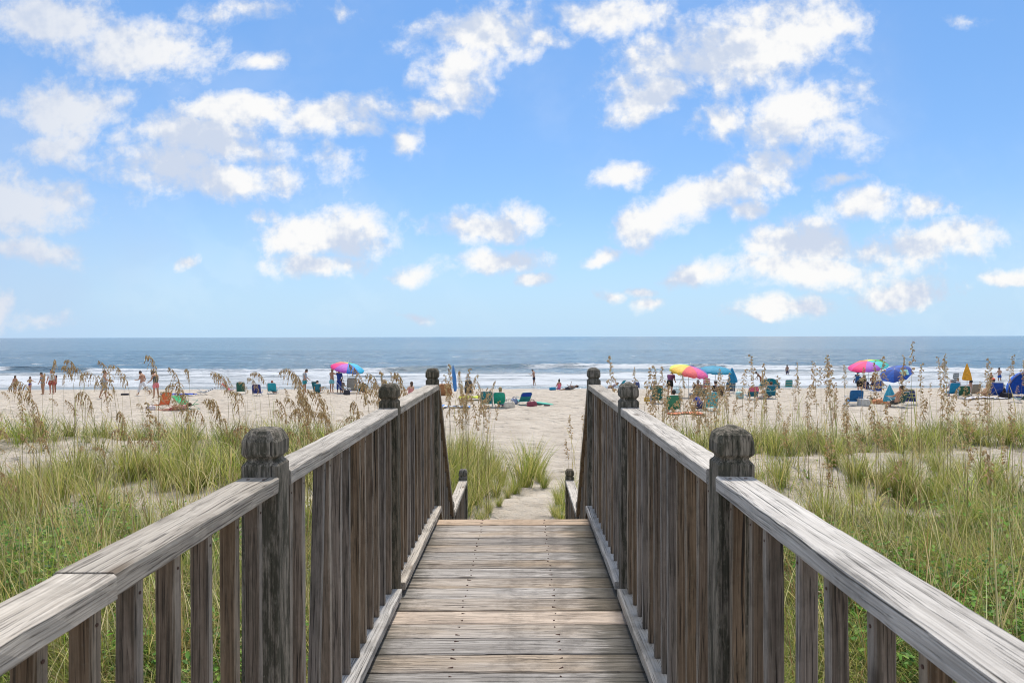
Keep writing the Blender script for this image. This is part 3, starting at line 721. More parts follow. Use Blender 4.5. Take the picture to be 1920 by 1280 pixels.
GL = ('nodding tan sea oats rising from the dune on the left of the boardwalk', 'sea oats on the left dune')
GC = ('dry tan sea oats standing by the foot of the steps, left of the sandy path', 'sea oats by the steps')
GM = ('thick brown sea oats crowded just behind the right railing', 'sea oats behind the right railing')
GR = ('upright brown sea oats rising from the dune on the right of the boardwalk', 'sea oats on the right dune')
DROOP = [0, 1, 2, 7, 5, 0, 7, 8]; UP = [3, 4, 6, 5, 8, 4, 3, 9]
n = 0
while n < 98:
    px = rnd.uniform(-15, 775); Y = rnd.uniform(6.0, 14.5); top = rnd.gauss(762, 42)
    if top < 668 or top > 880 or float(veg(np.array([(px-VX)*Y/F]), np.array([Y]))[0]) < .25: continue
    if sea_oat(px, top, Y, rnd.choice(DROOP), *GL, math.pi+rnd.gauss(0, .7), rnd.uniform(-.08, .14), .9): n += 1
for px, top, Y in ((12, 700, 7), (70, 740, 7.5), (140, 686, 9), (163, 673, 10), (198, 690, 9), (235, 668, 10), (262, 689, 9), (300, 676, 8.5), (342, 684, 9), (378, 708, 8), (432, 704, 9), (462, 690, 9), (520, 695, 10), (566, 684, 9), (588, 686, 10), (455, 742, 8), (408, 758, 8), (100, 822, 5.8), (55, 880, 5.2), (640, 735, 9), (705, 720, 10), (722, 735, 10), (760, 700, 9.5), (775, 716, 9.5), (540, 745, 8), (30, 735, 6.5), (290, 790, 6.2), (590, 800, 8)):
    sea_oat(px, top, Y, rnd.choice([0, 1, 2, 7]), *GL, math.pi+rnd.gauss(0, .45), rnd.uniform(-.03, .1))
n = 0
while n < 30:
    px = rnd.uniform(822, 925); Y = rnd.uniform(9.2, 13.5); top = rnd.gauss(735+max(0, px-890)*.6, 26)
    if top < 690: continue
    if sea_oat(px, top, Y, rnd.choice([1, 3, 5, 8, 0]), *GC, rnd.uniform(0, 6.28), rnd.uniform(-.06, .06)): n += 1
for px, top, Y in ((1080, 765, 9.5), (1073, 785, 9.6), (1068, 830, 9.2)): sea_oat(px, top, Y, 3, 'lone dry sea oats between the sandy path and the right railing', 'sea oats right of the path', rnd.uniform(0, 6), 0)
n = 0
while n < 50:
    px = rnd.choice((rnd.gauss(1300, 45), rnd.uniform(1185, 1440))); Y = rnd.uniform(8.5, 13.5); top = rnd.gauss(735, 30)
    if top < 690 or px < 1175: continue
    if sea_oat(px, top, Y, rnd.choice([8, 9, 4, 1, 5, 3]), *GM, rnd.uniform(0, 6.28), rnd.uniform(-.07, .07), 1.1): n += 1
n = 0
while n < 66:
    px = rnd.uniform(1420, 1935); Y = rnd.uniform(6.5, 14.5); top = rnd.gauss(742, 42)
    if top < 672 or float(veg(np.array([(px-VX)*Y/F]), np.array([Y]))[0]) < .2: continue
    if sea_oat(px, top, Y, rnd.choice(UP), *GR, rnd.uniform(0, 6.28), rnd.uniform(-.08, .06)): n += 1
for px, top, Y, v in ((1181, 680, 9, 4), (1238, 698, 9, 3), (1419, 674, 9, 3), (1440, 690, 9.5, 8), (1497, 690, 10, 6), (1540, 690, 9, 9), (1553, 682, 9, 9), (1562, 696, 9, 4), (1580, 678, 8, 6), (1602, 785, 6.5, 9), (1648, 690, 9, 9), (1696, 680, 9, 9), (1713, 655, 8.5, 6), (1720, 690, 9, 3), (1755, 683, 9, 4), (1790, 674, 10, 6), (1855, 684, 9, 4), (1888, 674, 10, 3), (1915, 682, 10, 3), (1575, 832, 5.6, 9), (1780, 790, 6.5, 6), (1810, 805, 6, 9), (1853, 838, 4.8, 5), (1900, 825, 6.2, 3), (1478, 800, 8, 9), (1500, 760, 9, 8), (1400, 740, 9, 9), (1660, 860, 5.6, 5)):
    sea_oat(px, top, Y, v, *GR, rnd.uniform(0, 6.28), rnd.uniform(-.10, .02))
# --- grass tussocks one can tell apart
TUS = []
for s in range(6):
    rs = np.random.RandomState(60+s); k = 240; th = rs.uniform(0, 6.28, k); r = np.abs(rs.normal(0, .085, k))
    b = np.stack([np.cos(th)*r, np.sin(th)*r, np.full(k, -.02)], 1)
    c = PAL[rs.choice([0, 1, 2, 1, 3, 4, 5, 6], k)]*rs.uniform(.9, 1.5, (k, 1))
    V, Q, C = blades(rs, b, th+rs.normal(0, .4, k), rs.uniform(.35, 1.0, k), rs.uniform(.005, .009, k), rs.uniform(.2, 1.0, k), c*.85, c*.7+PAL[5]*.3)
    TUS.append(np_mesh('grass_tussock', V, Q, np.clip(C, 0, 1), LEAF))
def tussock(px, py, sc, label, group=None, v=None):
    p = at(px, py); o = bpy.data.objects.new('grass_tussock', TUS[rnd.randrange(6) if v is None else v]); COL.objects.link(o); o.location = p; o.rotation_euler = (0, 0, rnd.uniform(0, 6.28)); o.scale = (sc*1.05, sc*1.05, sc*rnd.uniform(.85, 1.1)); tag(o, label, 'grass clump', group); return o
tussock(1000, 893, 1.1, 'leafy half of the lone clump on the sandy path, beachward side', v=2)
tussock(982, 912, 1.15, 'bushy green grass clump standing alone on the sandy path')
tussock(965, 925, .6, 'small green tuft at the near foot of the lone clump on the path')
tussock(1012, 900, .6, 'small tuft on the right side of the lone clump on the path')
for i, (px, py, sc) in enumerate(((845, 940, .95), (868, 930, 1.0), (890, 950, .85), (858, 900, 1.0), (885, 890, 1.0), (910, 900, .95), (925, 885, .8), (905, 930, .8), (940, 905, .7), (848, 870, .95), (875, 860, .9), (930, 935, .55), (870, 965, .7), (895, 870, .9), (835, 915, 1), (838, 960, .8))):
    tussock(px, py, sc, 'tall green grass clump among others left of the path below the steps', 'grass clumps left of the path')
for px, py, sc in ((915, 962, .35), (935, 950, .3), (952, 935, .35), (900, 985, .4), (1020, 915, .45)): tussock(px, py, sc, 'short straggly grass tuft creeping onto the sandy path below the steps', 'straggly tufts on the path')
for px, py, sc in ((1040, 968, .35), (1046, 945, .4), (1058, 955, .55), (1066, 925, .6), (1052, 985, .45)): tussock(px, py, sc, 'small green grass clump against the lower right railing', 'grass clumps by the lower right rail')
for i in range(26):
    while True:
        px = rnd.uniform(10, 430); py = rnd.uniform(860, 1000)
        p = at(px, py)
        if veg(np.array([p.x]), np.array([p.y]))[0] > .3: break
    tussock(px, py, rnd.uniform(.45, .8), 'green marram grass clump on the sandy dune left of the boardwalk', 'grass clumps on the left dune')
for i in range(34):
    while True:
        px = rnd.uniform(1380, 1925); py = rnd.uniform(835, 1010); p = at(px, py)
        if veg(np.array([p.x]), np.array([p.y]))[0] > .15: break
    tussock(px, py, rnd.uniform(.4, .75), 'blue green grass clump on the sandy dune right of the boardwalk', 'grass clumps on the right dune')
tussock(1770, 925, .6, 'pointed grass tuft at the left edge of the bare sand patch on the right', v=3)

# ------------------------------------------------------------------ people
SK = {'tan': (.46, .25, .16), 'pale': (.60, .38, .28), 'brown': (.27, .14, .085), 'red': (.55, .27, .19)}
HAIR = {'dark': (.03, .022, .018), 'brown': (.09, .05, .028), 'blond': (.35, .24, .12), 'grey': (.30, .28, .26), 'red': (.30, .07, .03)}
def skin_mesh(name, nodes, edges, mat, parent, root=0, sub=1):
    me = bpy.data.meshes.new('tmp'); me.from_pydata([n[0] for n in nodes], edges, []); ob = bpy.data.objects.new('tmp', me); COL.objects.link(ob)
    ob.modifiers.new('s', 'SKIN')
    sv = me.skin_vertices[0].data
    for i, n in enumerate(nodes):
        r = n[1]; sv[i].radius = (r, r) if not isinstance(r, tuple) else r; sv[i].use_root = (i == root)
    m = ob.modifiers.new('u', 'SUBSURF'); m.levels = sub; m.render_levels = sub
    dg = bpy.context.evaluated_depsgraph_get(); dg.update()
    res = bpy.data.meshes.new_from_object(ob.evaluated_get(dg)); bpy.data.objects.remove(ob); bpy.data.meshes.remove(me)
    res.name = name; res.materials.clear(); res.materials.append(mat); res.polygons.foreach_set('use_smooth', [True]*len(res.polygons))
    o = bpy.data.objects.new(name, res); COL.objects.link(o)
    if parent: o.parent = parent
    return o
def rotx(a): return Matrix.Rotation(a, 3, 'X')
def person(px, py, label, h=1.72, rz=0.0, lean=3, legs=((4, 4), (-4, 2)), arms=((5, 12), (-5, 10)), abd=(9, 9), head=0, skin='tan', hair='dark', hlen='short', top=None, bottom=None, bl='short',
           dress=None, hat=None, build=1.0, seat=None, loc=None, lift=0.0, roll=None, dy=0.0, group=None, waist=None):
    """local +Y is the way the person faces. lean: torso forward in degrees; legs: (thigh forward, knee bend); arms: (upper arm forward, elbow bend)"""
    k = h/1.75; B = build
    J = {}
    T = rotx(R(-lean)); tv = lambda v, M_=T: M_ @ (Vector(v)*k)
    P0 = Vector((0, 0, 0)); J['pel'] = P0; J['bel'] = tv((0, .01, .14)); J['che'] = tv((0, 0, .33)); J['nb'] = tv((0, -.01, .48))
    H = rotx(R(-lean-head)); J['nk'] = J['nb']+H @ (Vector((0, .01, .07))*k); J['h1'] = J['nk']+H @ (Vector((0, .02, .06))*k); J['h2'] = J['nk']+H @ (Vector((0, .025, .135))*k); J['h3'] = J['nk']+H @ (Vector((0, .015, .20))*k)
    J['nose'] = J['h1']+H @ (Vector((0, .105, .035))*k)
    nodes = []; edges = []; ix = {}
    def add(nm, p, r, par=None):
        ix[nm] = len(nodes); nodes.append((p, r*k if not isinstance(r, tuple) else (r[0]*k, r[1]*k)))
        if par: edges.append((ix[par], ix[nm]))
    add('pel', J['pel'], (.135*B, .105*B)); add('bel', J['bel'], (.125*B, .10*B), 'pel'); add('che', J['che'], (.145*B, .10*B), 'bel'); add('nb', J['nb'], (.09, .07), 'che'); add('nk', J['nk'], .055, 'nb')
    add('h1', J['h1'], (.082, .092), 'nk'); add('h2', J['h2'], (.094, .112), 'h1'); add('h3', J['h3'], (.062, .078), 'h2')
    add('nose', J['nose'], .014, 'h1')
    zmin = 0; hands = []
    for s, (a, e), ab in ((-1, arms[0], abd[0]), (1, arms[1], abd[1])):
        sh = J['nb']+T @ (Vector((s*.165*max(1, B*.92), 0, -.035))*k)
        A = T @ Matrix.Rotation(R(-s*ab), 3, 'Y') @ rotx(R(a)); el = sh+A @ (Vector((0, 0, -.28))*k)
        E = A @ rotx(R(e)); wr = el+E @ (Vector((0, 0, -.24))*k); pm = wr+E @ (Vector((0, .005, -.06))*k)
        n = 'LR'[s > 0]; J['sh'+n], J['el'+n], J['wr'+n] = sh, el, wr
        add('sh'+n, sh, .062*max(1, B*.9), 'nb'); add('el'+n, el, .042, 'sh'+n); add('wr'+n, wr, .028, 'el'+n); add('pm'+n, pm, (.036, .020), 'wr'+n)
        for fi, (fx, fl) in enumerate(((-.027, .062), (-.009, .074), (.009, .07), (.026, .055))):
            f1 = pm+E @ (Vector((fx, .004, -.03-fl*.5))*k); f2 = f1+(E @ rotx(R(35))) @ (Vector((0, 0, -fl*.5))*k)
            add('f%s%d' % (n, fi), f1, .0095, 'pm'+n); add('g%s%d' % (n, fi), f2, .0085, 'f%s%d' % (n, fi))
        t1 = pm+E @ (Vector((-s*.045, .015, -.005))*k); add('t'+n, t1, .011, 'pm'+n); add('u'+n, t1+E @ (Vector((-s*.012, .012, -.03))*k), .009, 't'+n)
    for s, (a, e) in ((-1, legs[0]), (1, legs[1])):
        n = 'LR'[s > 0]; hp = P0+Vector((s*.09*B, 0, -.05))*k; A = Matrix.Rotation(R(-s*2), 3, 'Y') @ rotx(R(a)); kn = hp+A @ (Vector((0, 0, -.42))*k)
        C_ = A @ rotx(R(-e)); an = kn+C_ @ (Vector((0, 0, -.40))*k); foot = C_ if abs(a-e) < 50 else C_ @ rotx(R(25))
        J['hp'+n], J['kn'+n], J['an'+n] = hp, kn, an
        md = hp+(kn-hp)*.45; J['md'+n] = md
        add('hp'+n, hp, .098*B, 'pel'); add('md'+n, md, .083*B, 'hp'+n); add('kn'+n, kn, .056, 'md'+n); cf = kn+(an-kn)*.35+C_ @ Vector((0, -.015*k, 0)); add('cf'+n, cf, .056, 'kn'+n); add('an'+n, an, .036, 'cf'+n)
        he = an+foot @ (Vector((0, -.01, -.055))*k); to = an+foot @ (Vector((0, .15, -.06))*k); add('he'+n, he, .032, 'an'+n); add('to'+n, to, (.036, .022), 'he'+n)
        zmin = min(zmin, he.z-.03*k, to.z-.02*k)
    zmin = min(zmin, -.13*k)
    loc = Vector(loc) if loc is not None else at(px, py)
    off = (seat+.10*k) if seat is not None else -zmin
    r = empty('person', loc+Vector((0, dy, lift)), rz); tag(r, label, 'person', group)
    if roll: r.rotation_euler = roll
    sh = Vector((0, 0, off))
    nodes = [(p+sh, q) for p, q in nodes]
    body = skin_mesh('body', nodes, edges, skin_mat(SK[skin]), r)
    g = lambda n: J[n]+sh
    def cloth(name, lst, col, CF=1.14):
        nn = []; ee = []; id_ = {}
        for nm, p, rad, par in lst:
            id_[nm] = len(nn); nn.append((p, (rad[0]*k*CF, rad[1]*k*CF) if isinstance(rad, tuple) else rad*k*CF))
            if par: ee.append((id_[par], id_[nm]))
        return skin_mesh(name, nn, ee, fabric(col), r)
    if top:
        tc, ts = top; L = [('pel', g('pel')-Vector((0, 0, .05)), (.15*B, .125*B), None), ('bel', g('bel'), (.145*B, .122*B), 'pel'), ('che', g('che'), (.158*B, .118*B), 'bel'), ('nb', g('nb')-Vector((0, 0, .015)), (.10, .08), 'che')]
        if ts == 'bikini': L = [('a', g('che')-Vector((0, 0, .10)), (.16*B, .125*B), None), ('b', g('che')-Vector((0, 0, .01)), (.165*B, .125*B), 'a'), ('c', g('che')+Vector((0, 0, .07)), (.16*B, .12*B), 'b')]
        elif ts != 'tank':
            for n in 'LR': L += [('sh'+n, g('sh'+n), .078*max(1, B*.9), 'nb'), ('e'+n, g('sh'+n).lerp(g('el'+n), .6 if ts == 'short' else .97), .064, 'sh'+n)]
        cloth('top', L, tc)
    if bottom:
        L = [('w', g('pel').lerp(g('bel'), .8), (.142*B, .118*B), None), ('pel', g('pel')-Vector((0, 0, .02)), (.15*B, .122*B), 'w')]
        for n in 'LR':
            L += [('hp'+n, g('hp'+n), .112*B, 'pel')]
            if bl == 'brief': L += [('m'+n, g('hp'+n).lerp(g('md'+n), .45), .105*B, 'hp'+n)]
            if bl != 'brief': L += [('md'+n, g('md'+n), .102*B, 'hp'+n)]
            if bl in ('short',): L += [('k'+n, g('md'+n).lerp(g('kn'+n), .45), .09*B, 'md'+n)]
            if bl == 'long': L += [('k'+n, g('kn'+n), .08*B, 'md'+n), ('c'+n, g('kn'+n).lerp(g('an'+n), .75), .072, 'k'+n)]
        cloth('shorts' if bl != 'long' else 'trousers', L, bottom)
    if dress:
        kk = g('knL').lerp(g('knR'), .5)
        L = [('k', g('pel').lerp(kk, 1.08), (.23*B, .20), None), ('m', g('pel').lerp(kk, .45), (.175*B, .15*B), 'k'), ('pel', g('pel'), (.158*B, .13*B), 'm'), ('bel', g('bel'), (.142*B, .118*B), 'pel'), ('che', g('che'), (.155*B, .115*B), 'bel'), ('nb', g('nb')-Vector((0, 0, .02)), (.09, .07), 'che')]
        cloth('dress', L, dress)
    Hm = H
    def hp_(v): return g('h2')+Hm @ (Vector(v)*k)
    if hair:
        mb = MB(); mb.ball(hp_((0, -.034, .022)), (.092*k, .100*k, .108*k), 12, 10, rot=Hm, z0=-.86)
        if hlen in ('long', 'bun'):
            mb.tube([hp_((0, -.08, .02)), hp_((0, -.11, -.07)), hp_((0, -.10, -.17 if hlen == 'long' else -.08))], [.075*k, .065*k, .04*k], 10)
        if hlen == 'bun': mb.ball(hp_((0, -.05, .14)), .045*k, 8, 6)
        mb.build('hair', fabric(HAIR[hair], .7, 'hair'), r, smooth=True)
    # eyes
    mb = MB()
    for s in (-1, 1): mb.ball(hp_((s*.032, .098, -.008)), .012*k, 6, 4)
    mb.build('eyes', fabric((.03, .02, .02), .4, 'eye'), r)
    if hat:
        hc, ht = hat; mb = MB(); m = fabric(hc, .8)
        mb.ball(hp_((0, -.01, .045)), (.104*k, .118*k, .10*k), 14, 7, rot=Hm, z0=-.12)
        if ht == 'cap': mb.add([hp_((-.07, .08, .045)), hp_((.07, .08, .045)), hp_((.055, .185, .03)), hp_((-.055, .185, .03)), hp_((-.07, .08, .058)), hp_((.07, .08, .058)), hp_((.055, .185, .04)), hp_((-.055, .185, .04))], [(3, 2, 1, 0), (4, 5, 6, 7), (0, 1, 5, 4), (1, 2, 6, 5), (2, 3, 7, 6), (3, 0, 4, 7)])
        if ht == 'brim':
            rg = []
            for rr, zz in ((.10, .03), (.19, .015), (.20, .02), (.10, .042)): rg.append([hp_((math.cos(a)*rr, -.01+math.sin(a)*rr*1.1, zz)) for a in [2*math.pi*i/18 for i in range(18)]])
            mb.loft(rg, cap=False)
        mb.build('hat', m, r, smooth=True)
    return r
# ------------------------------------------------------------------ beach things
ALU = metal_mat((.62, .63, .65)); WHT = fabric((.75, .75, .73)); DKM = metal_mat((.12, .12, .13))
def chair(px, py, label, back, seat=None, rz=0.0, recl=24, w=.56, bh=.62, sh=.20, frame=None, stripes=None, loc=None, group='low folding beach chairs', pattern=None, dy=0):
    """low folding beach chair; local +Y is the way the sitter faces (rz=0: out to sea)"""
    loc = Vector(loc) if loc is not None else at(px, py); r = empty('beach_chair', loc+Vector((0, dy, 0)), rz); tag(r, label, 'beach chair', group)
    fm = frame or ALU; a = R(recl); B0 = Vector((0, -.22, sh)); up = Vector((0, -math.sin(a), math.cos(a)))
    mb = MB(); h = w/2
    # back loop with rounded corners
    T = B0+up*bh; c = .09
    loop = [B0+Vector((-h, 0, 0))-up*.06, B0+Vector((-h, 0, 0))+up*(bh-c), B0+Vector((-h+c*.3, 0, 0))+up*(bh-c*.25), B0+Vector((-h+c, 0, 0))+up*bh, B0+Vector((h-c, 0, 0))+up*bh, B0+Vector((h-c*.3, 0, 0))+up*(bh-c*.25), B0+Vector((h, 0, 0))+up*(bh-c), B0+Vector((h, 0, 0))-up*.06]
    mb.tube(loop, .0125, 8)
    for s in (-1, 1):
        mb.tube([(s*h, -.26, sh-.02), (s*h, .27, sh+.05)], .0125, 8)                     # seat rail
        mb.tube([(s*(h+.005), -.34, 0.012), (s*(h+.005), .20, sh+.24)], .011, 8)             # crossing legs
        mb.tube([(s*(h-.012), .33, 0.012), (s*(h-.012), -.20, sh+.02)], .011, 8)
    mb.tube([(-h, -.34, .012), (h, -.34, .012)], .011, 8); mb.tube([(-h, .33, .012), (h, .33, .012)], .011, 8)
    mb.build('frame', fm, r, smooth=True)
    mats = [fabric(back)]+([fabric(q) for q in stripes] if stripes else [])
    k = len(mats)
    bm = MB()
    def bf(u, v):
        q = B0+up*(bh*(.03+.95*v)); sag = .035*math.sin(math.pi*v)*(1-(2*u-1)**2*.6); n = Vector((0, math.cos(a), math.sin(a))); wd = w-.02-(.10*max(0, v-.86)/.14)
        return q+Vector(((u-.5)*wd, 0, 0))-n*sag
    mif = (lambda u, v: int(v*9.99) % k) if pattern != 'v' else (lambda u, v: int(u*7.99) % k)
    bm.sheet(bf, 8, 10, mif=mif if k > 1 else None); bm.build('backrest', mats, r, smooth=True, solid=.008)
    sm = MB(); sm.sheet(lambda u, v: Vector(((u-.5)*(w-.03), -.24+.5*v, sh-.005+.06*v-.03*math.sin(math.pi*v))), 6, 6); sm.build('seat', fabric(seat or back), r, smooth=True, solid=.008)
    for s in (-1, 1):
        am = MB(); am.box((s*(h+.012), .0, sh+.235), (.045, .34, .02)); am.build('armrest', WHT if not frame else frame, r, bevel=.006)
    return r
def umbrella(px, py, top_py, width, cols, label, tilt=(0, 0), n=8, valance=.09, pole=(.8, .8, .78), cat='umbrella', flap=True):
    p = at(px, py); Y = p.y; zt = CH-(top_py-HY)/F*Y; H = zt-p.z; r = empty('beach_umbrella', p); tag(r, label, 'beach umbrella', 'open beach umbrellas')
    rad = width/2/F*Y; hh = rad*.42
    Tm = Matrix.Rotation(R(tilt[0]), 3, 'X') @ Matrix.Rotation(R(tilt[1]), 3, 'Y')
    piv = Vector((0, 0, H-hh-.1))
    mb = MB(); mb.tube([(0, 0, -.25), (0, 0, H-hh-.05)], .017, 10); mb.tube([piv, piv+Tm @ Vector((0, 0, hh+.14))], .015, 10); mb.build('pole', metal_mat(pole), r, smooth=True)
    mats = [fabric(c, .7) for c in cols]
    mb = MB(); seg = 5; rings = 7
    def pt(a, t, j):     # sagging panel between ribs
        e = math.cos(math.pi*(j/seg-.5)); rr = rad*math.sin(t*1.25)/math.sin(1.25)*(1-.035*e*t); return piv+Tm @ Vector((math.cos(a)*rr, math.sin(a)*rr, .10+hh*math.cos(t*1.25)-hh*math.cos(1.25)-.03*e*t*rad))
    for i in range(n):
        for j in range(seg):
            a0 = 2*math.pi*(i+j/seg)/n+R(11); a1 = 2*math.pi*(i+(j+1)/seg)/n+R(11)
            for q in range(rings):
                t0, t1 = q/rings, (q+1)/rings
                v = [pt(a0, t0, j), pt(a0, t1, j), pt(a1, t1, j+1), pt(a1, t0, j+1)]
                mb.add(v, [(0, 1, 2, 3)], i % len(mats))
            if valance:
                o0, o1 = pt(a0, 1, j), pt(a1, 1, j+1); d0 = Tm @ Vector((0, 0, -valance*(1+.3*math.sin(j*2.5+i)))); d1 = Tm @ Vector((0, 0, -valance*(1+.3*math.sin((j+1)*2.5+i))))
                mb.add([o0, o0+d0, o1+d1, o1], [(0, 1, 2, 3)], (i if flap else i) % len(mats))
    o = mb.build('canopy', mats, r, solid=.006)
    for i in range(n):
        a = 2*math.pi*i/n+R(11); b = MB(); b.tube([piv+Tm @ Vector((math.cos(a)*rad*math.sin(t*1.25)/math.sin(1.25)*.99, math.sin(a)*rad*math.sin(t*1.25)/math.sin(1.25)*.99, .09+hh*math.cos(t*1.25)-hh*math.cos(1.25))) for t in (0, .25, .5, .75, 1)], .006, 5); b.build('rib', ALU, r)
    return r
def closed_umbrella(px, py, top_py, label, col, lean=0.0, wid=.28, low=.45, rz=0, curve=0):
    p = at(px, py); H = CH-(top_py-HY)/F*p.y-p.z; r = empty('closed_umbrella', p); tag(r, label, 'closed umbrella'); r.rotation_euler = (0, lean, rz)
    MB().tube([(0, 0, -.2), (0, 0, H)], .016, 8).build('pole', ALU, r)
    mb = MB(); rg = []
    for t, w in ((0, .05), (.03, .95), (.12, 1), (.4, .8), (.75, .38), (.94, .14), (1, .05)):
        z = H*low+(H*.99-H*low)*t; rg.append([Vector((math.cos(a)*wid/2*w*(1+.22*math.cos(a*6))+curve*t*t, math.sin(a)*wid/2*w*(1+.22*math.cos(a*6)), z)) for a in [2*math.pi*i/30 for i in range(30)]])
    mb.loft(rg); mb.build('canopy', fabric(col, .7), r, smooth=True); return r
def bag(px, py, label, col, w=.4, d=.25, h=.35, cat='beach bag', name='beach_bag', rz=0.3, handles=True, lip=None, loc=None, squash=.12, seed=1, lean=0):
    rs = random.Random(seed*7+int(px)); p = Vector(loc) if loc is not None else at(px, py); r = empty(name, p, rz); r.rotation_euler = (0, lean, rz); tag(r, label, cat)
    mb = MB(); rg = []; n = 20
    for t, s in ((0, .86), (.06, .98), (.3, 1.04), (.6, 1.0), (.85, .93), (1, .86)):
        ring = []
        for i in range(n):
            a = 2*math.pi*i/n; c, s_ = math.cos(a), math.sin(a); e = .55
            ring.append(Vector((abs(c)**e*math.copysign(1, c)*w/2*s*(1+rs.uniform(-squash, squash)*.5), abs(s_)**e*math.copysign(1, s_)*d/2*s*(1+rs.uniform(-squash, squash)), h*t*(1+rs.uniform(-.03, .03)*(t > .9)))))
        rg.append(ring)
    rg.append([q*.72+Vector((0, 0, h*.25)) for q in rg[-1]])
    mb.loft(rg); mb.build('body', fabric(col), r, smooth=True)
    if handles:
        for s in (-1, 1): MB().tube([(-w*.22, s*d*.4, h*.9), (-w*.2, s*d*.3, h*1.25), (0, s*d*.2, h*1.42), (w*.2, s*d*.3, h*1.25), (w*.22, s*d*.4, h*.9)], .012, 6).build('handle', fabric(lip or tuple(q*.6 for q in col)), r, smooth=True)
    return r
def towel(px, py, label, cols, w=1.6, d=.8, rz=0.0, bumpy=.05, cat='towel', name='beach_towel', seed=3):
    p = at(px, py); r = empty(name, p, rz); tag(r, label, cat); mats = [fabric(c) for c in cols]; k = len(mats)
    def f(u, v):
        x = (u-.5)*w; y = (v-.5)*d; a = Vector((x, y, 0)); wx = p.x+x*math.cos(rz)-y*math.sin(rz); wy = p.y+x*math.sin(rz)+y*math.cos(rz)
        return Vector((x+.04*math.sin(y*9+seed), y+.04*math.sin(x*7+seed), gz(wx, wy)-p.z+.02+bumpy*float(fbm(np.array([x*5+seed]), np.array([y*5]), 3)[0])))
    MB().sheet(f, 18, 10, mif=(lambda u, v: int(u*8.99) % k) if k > 1 else None).build('cloth', mats, r, smooth=True, solid=.012)
    return r
def outline_board(name, label, cat, px, py, L, Wd, th, col, rot, edge=None, lift=0.0, pointed=.3):
    p = at(px, py); r = empty(name, p+Vector((0, 0, lift))); r.rotation_euler = rot; tag(r, label, cat); n = 28; rg = []
    for z, s in ((0, .93), (th*.25, 1), (th*.75, 1), (th, .93)):
        ring = []
        for i in range(n):
            a = 2*math.pi*i/n; y = math.sin(a); x = math.cos(a); wf = 1-pointed*max(0, y)**2
            ring.append(Vector((math.copysign(abs(x)**.55, x)*Wd/2*wf*s, y*L/2*(s*.5+.5), z)))
        rg.append(ring)
    MB().loft(rg).build('deck', [fabric(col, .5)], r, smooth=False, bevel=.004)
    if edge: MB().tube([Vector((q.x*1.0, q.y, th/2)) for q in rg[1]]+[Vector((rg[1][0].x, rg[1][0].y, th/2))], th*.36, 6).build('rim', fabric(edge), r, smooth=True)
    return r
def tent(px, py, w, h, label, col, trim, rz=0.0, pole_arc=None):
    p = at(px, py); r = empty('beach_tent', p, rz); tag(r, label, 'beach tent')
    mats = [fabric(col, .7), fabric(trim, .7)]
    def f(u, v): # quarter dome: v from the back hem up and over to the front hoop
        a = math.pi*u; b = R(4+98*v); return Vector((-math.cos(a)*w/2*(.55+.45*math.sin(min(b, R(90)))) if False else -math.cos(a)*w/2, -math.sin(a)*w*.48*math.cos(b), math.sin(a)**.8*h*math.sin(min(b, R(100)))+.01))
    MB().sheet(f, 22, 12, mif=lambda u, v: 1 if v > .9 else 0).build('canopy', mats, r, smooth=True, solid=.006)
    MB().sheet(lambda u, v: Vector(((u-.5)*w*.96, -w*.4*(1-(2*u-1)**2)*(1-v)+v*w*.22, .012)), 12, 4).build('floor', fabric(tuple(q*.4 for q in col)), r)
    MB().tube([Vector((-math.cos(math.pi*t)*w/2, .01, math.sin(math.pi*t)**.8*h+.015)) for t in [i/20 for i in range(21)]], .011, 6).build('hoop', fabric(trim), r, smooth=True)
    if pole_arc: MB().tube([Vector((-math.cos(math.pi*t)*pole_arc*.5+w*.06, .5, math.sin(math.pi*t)*pole_arc*.5+h*.45)) for t in [i/20 for i in range(21)]], .012, 6).build('hoop', WHT, r, smooth=True)
    return r
def box_cooler(px, py, label, body, lid, w=.5, d=.34, h=.36, rz=0.1):
    p = at(px, py); r = empty('cooler', p, rz); tag(r, label, 'cooler')
    MB().box((0, 0, h*.4), (w, d, h*.8)).build('body', fabric(body), r, bevel=.02); MB().box((0, 0, h*.88), (w*1.04, d*1.05, h*.16)).build('lid', fabric(lid), r, bevel=.02)
    MB().tube([(-w*.5, 0, h*.7), (-w*.53, 0, h*1.15), (w*.53, 0, h*1.15), (w*.5, 0, h*.7)], .01, 6).build('handle', fabric(lid), r); return r
TEAL = (.02, .24, .27); NAVY = (.02, .05, .22); GREEN = (.02, .30, .13); TURQ = (.02, .42, .55); BLUE = (.01, .16, .55); DGR = (.02, .12, .10)
sit = dict(legs=((78, 60), (74, 55)), arms=((25, 40), (20, 45)), lean=-20)
def sitter(px, py, label, **k):
    q = dict(sit); q.update(k); q.setdefault('seat', .17); return person(px, py, label, **q)
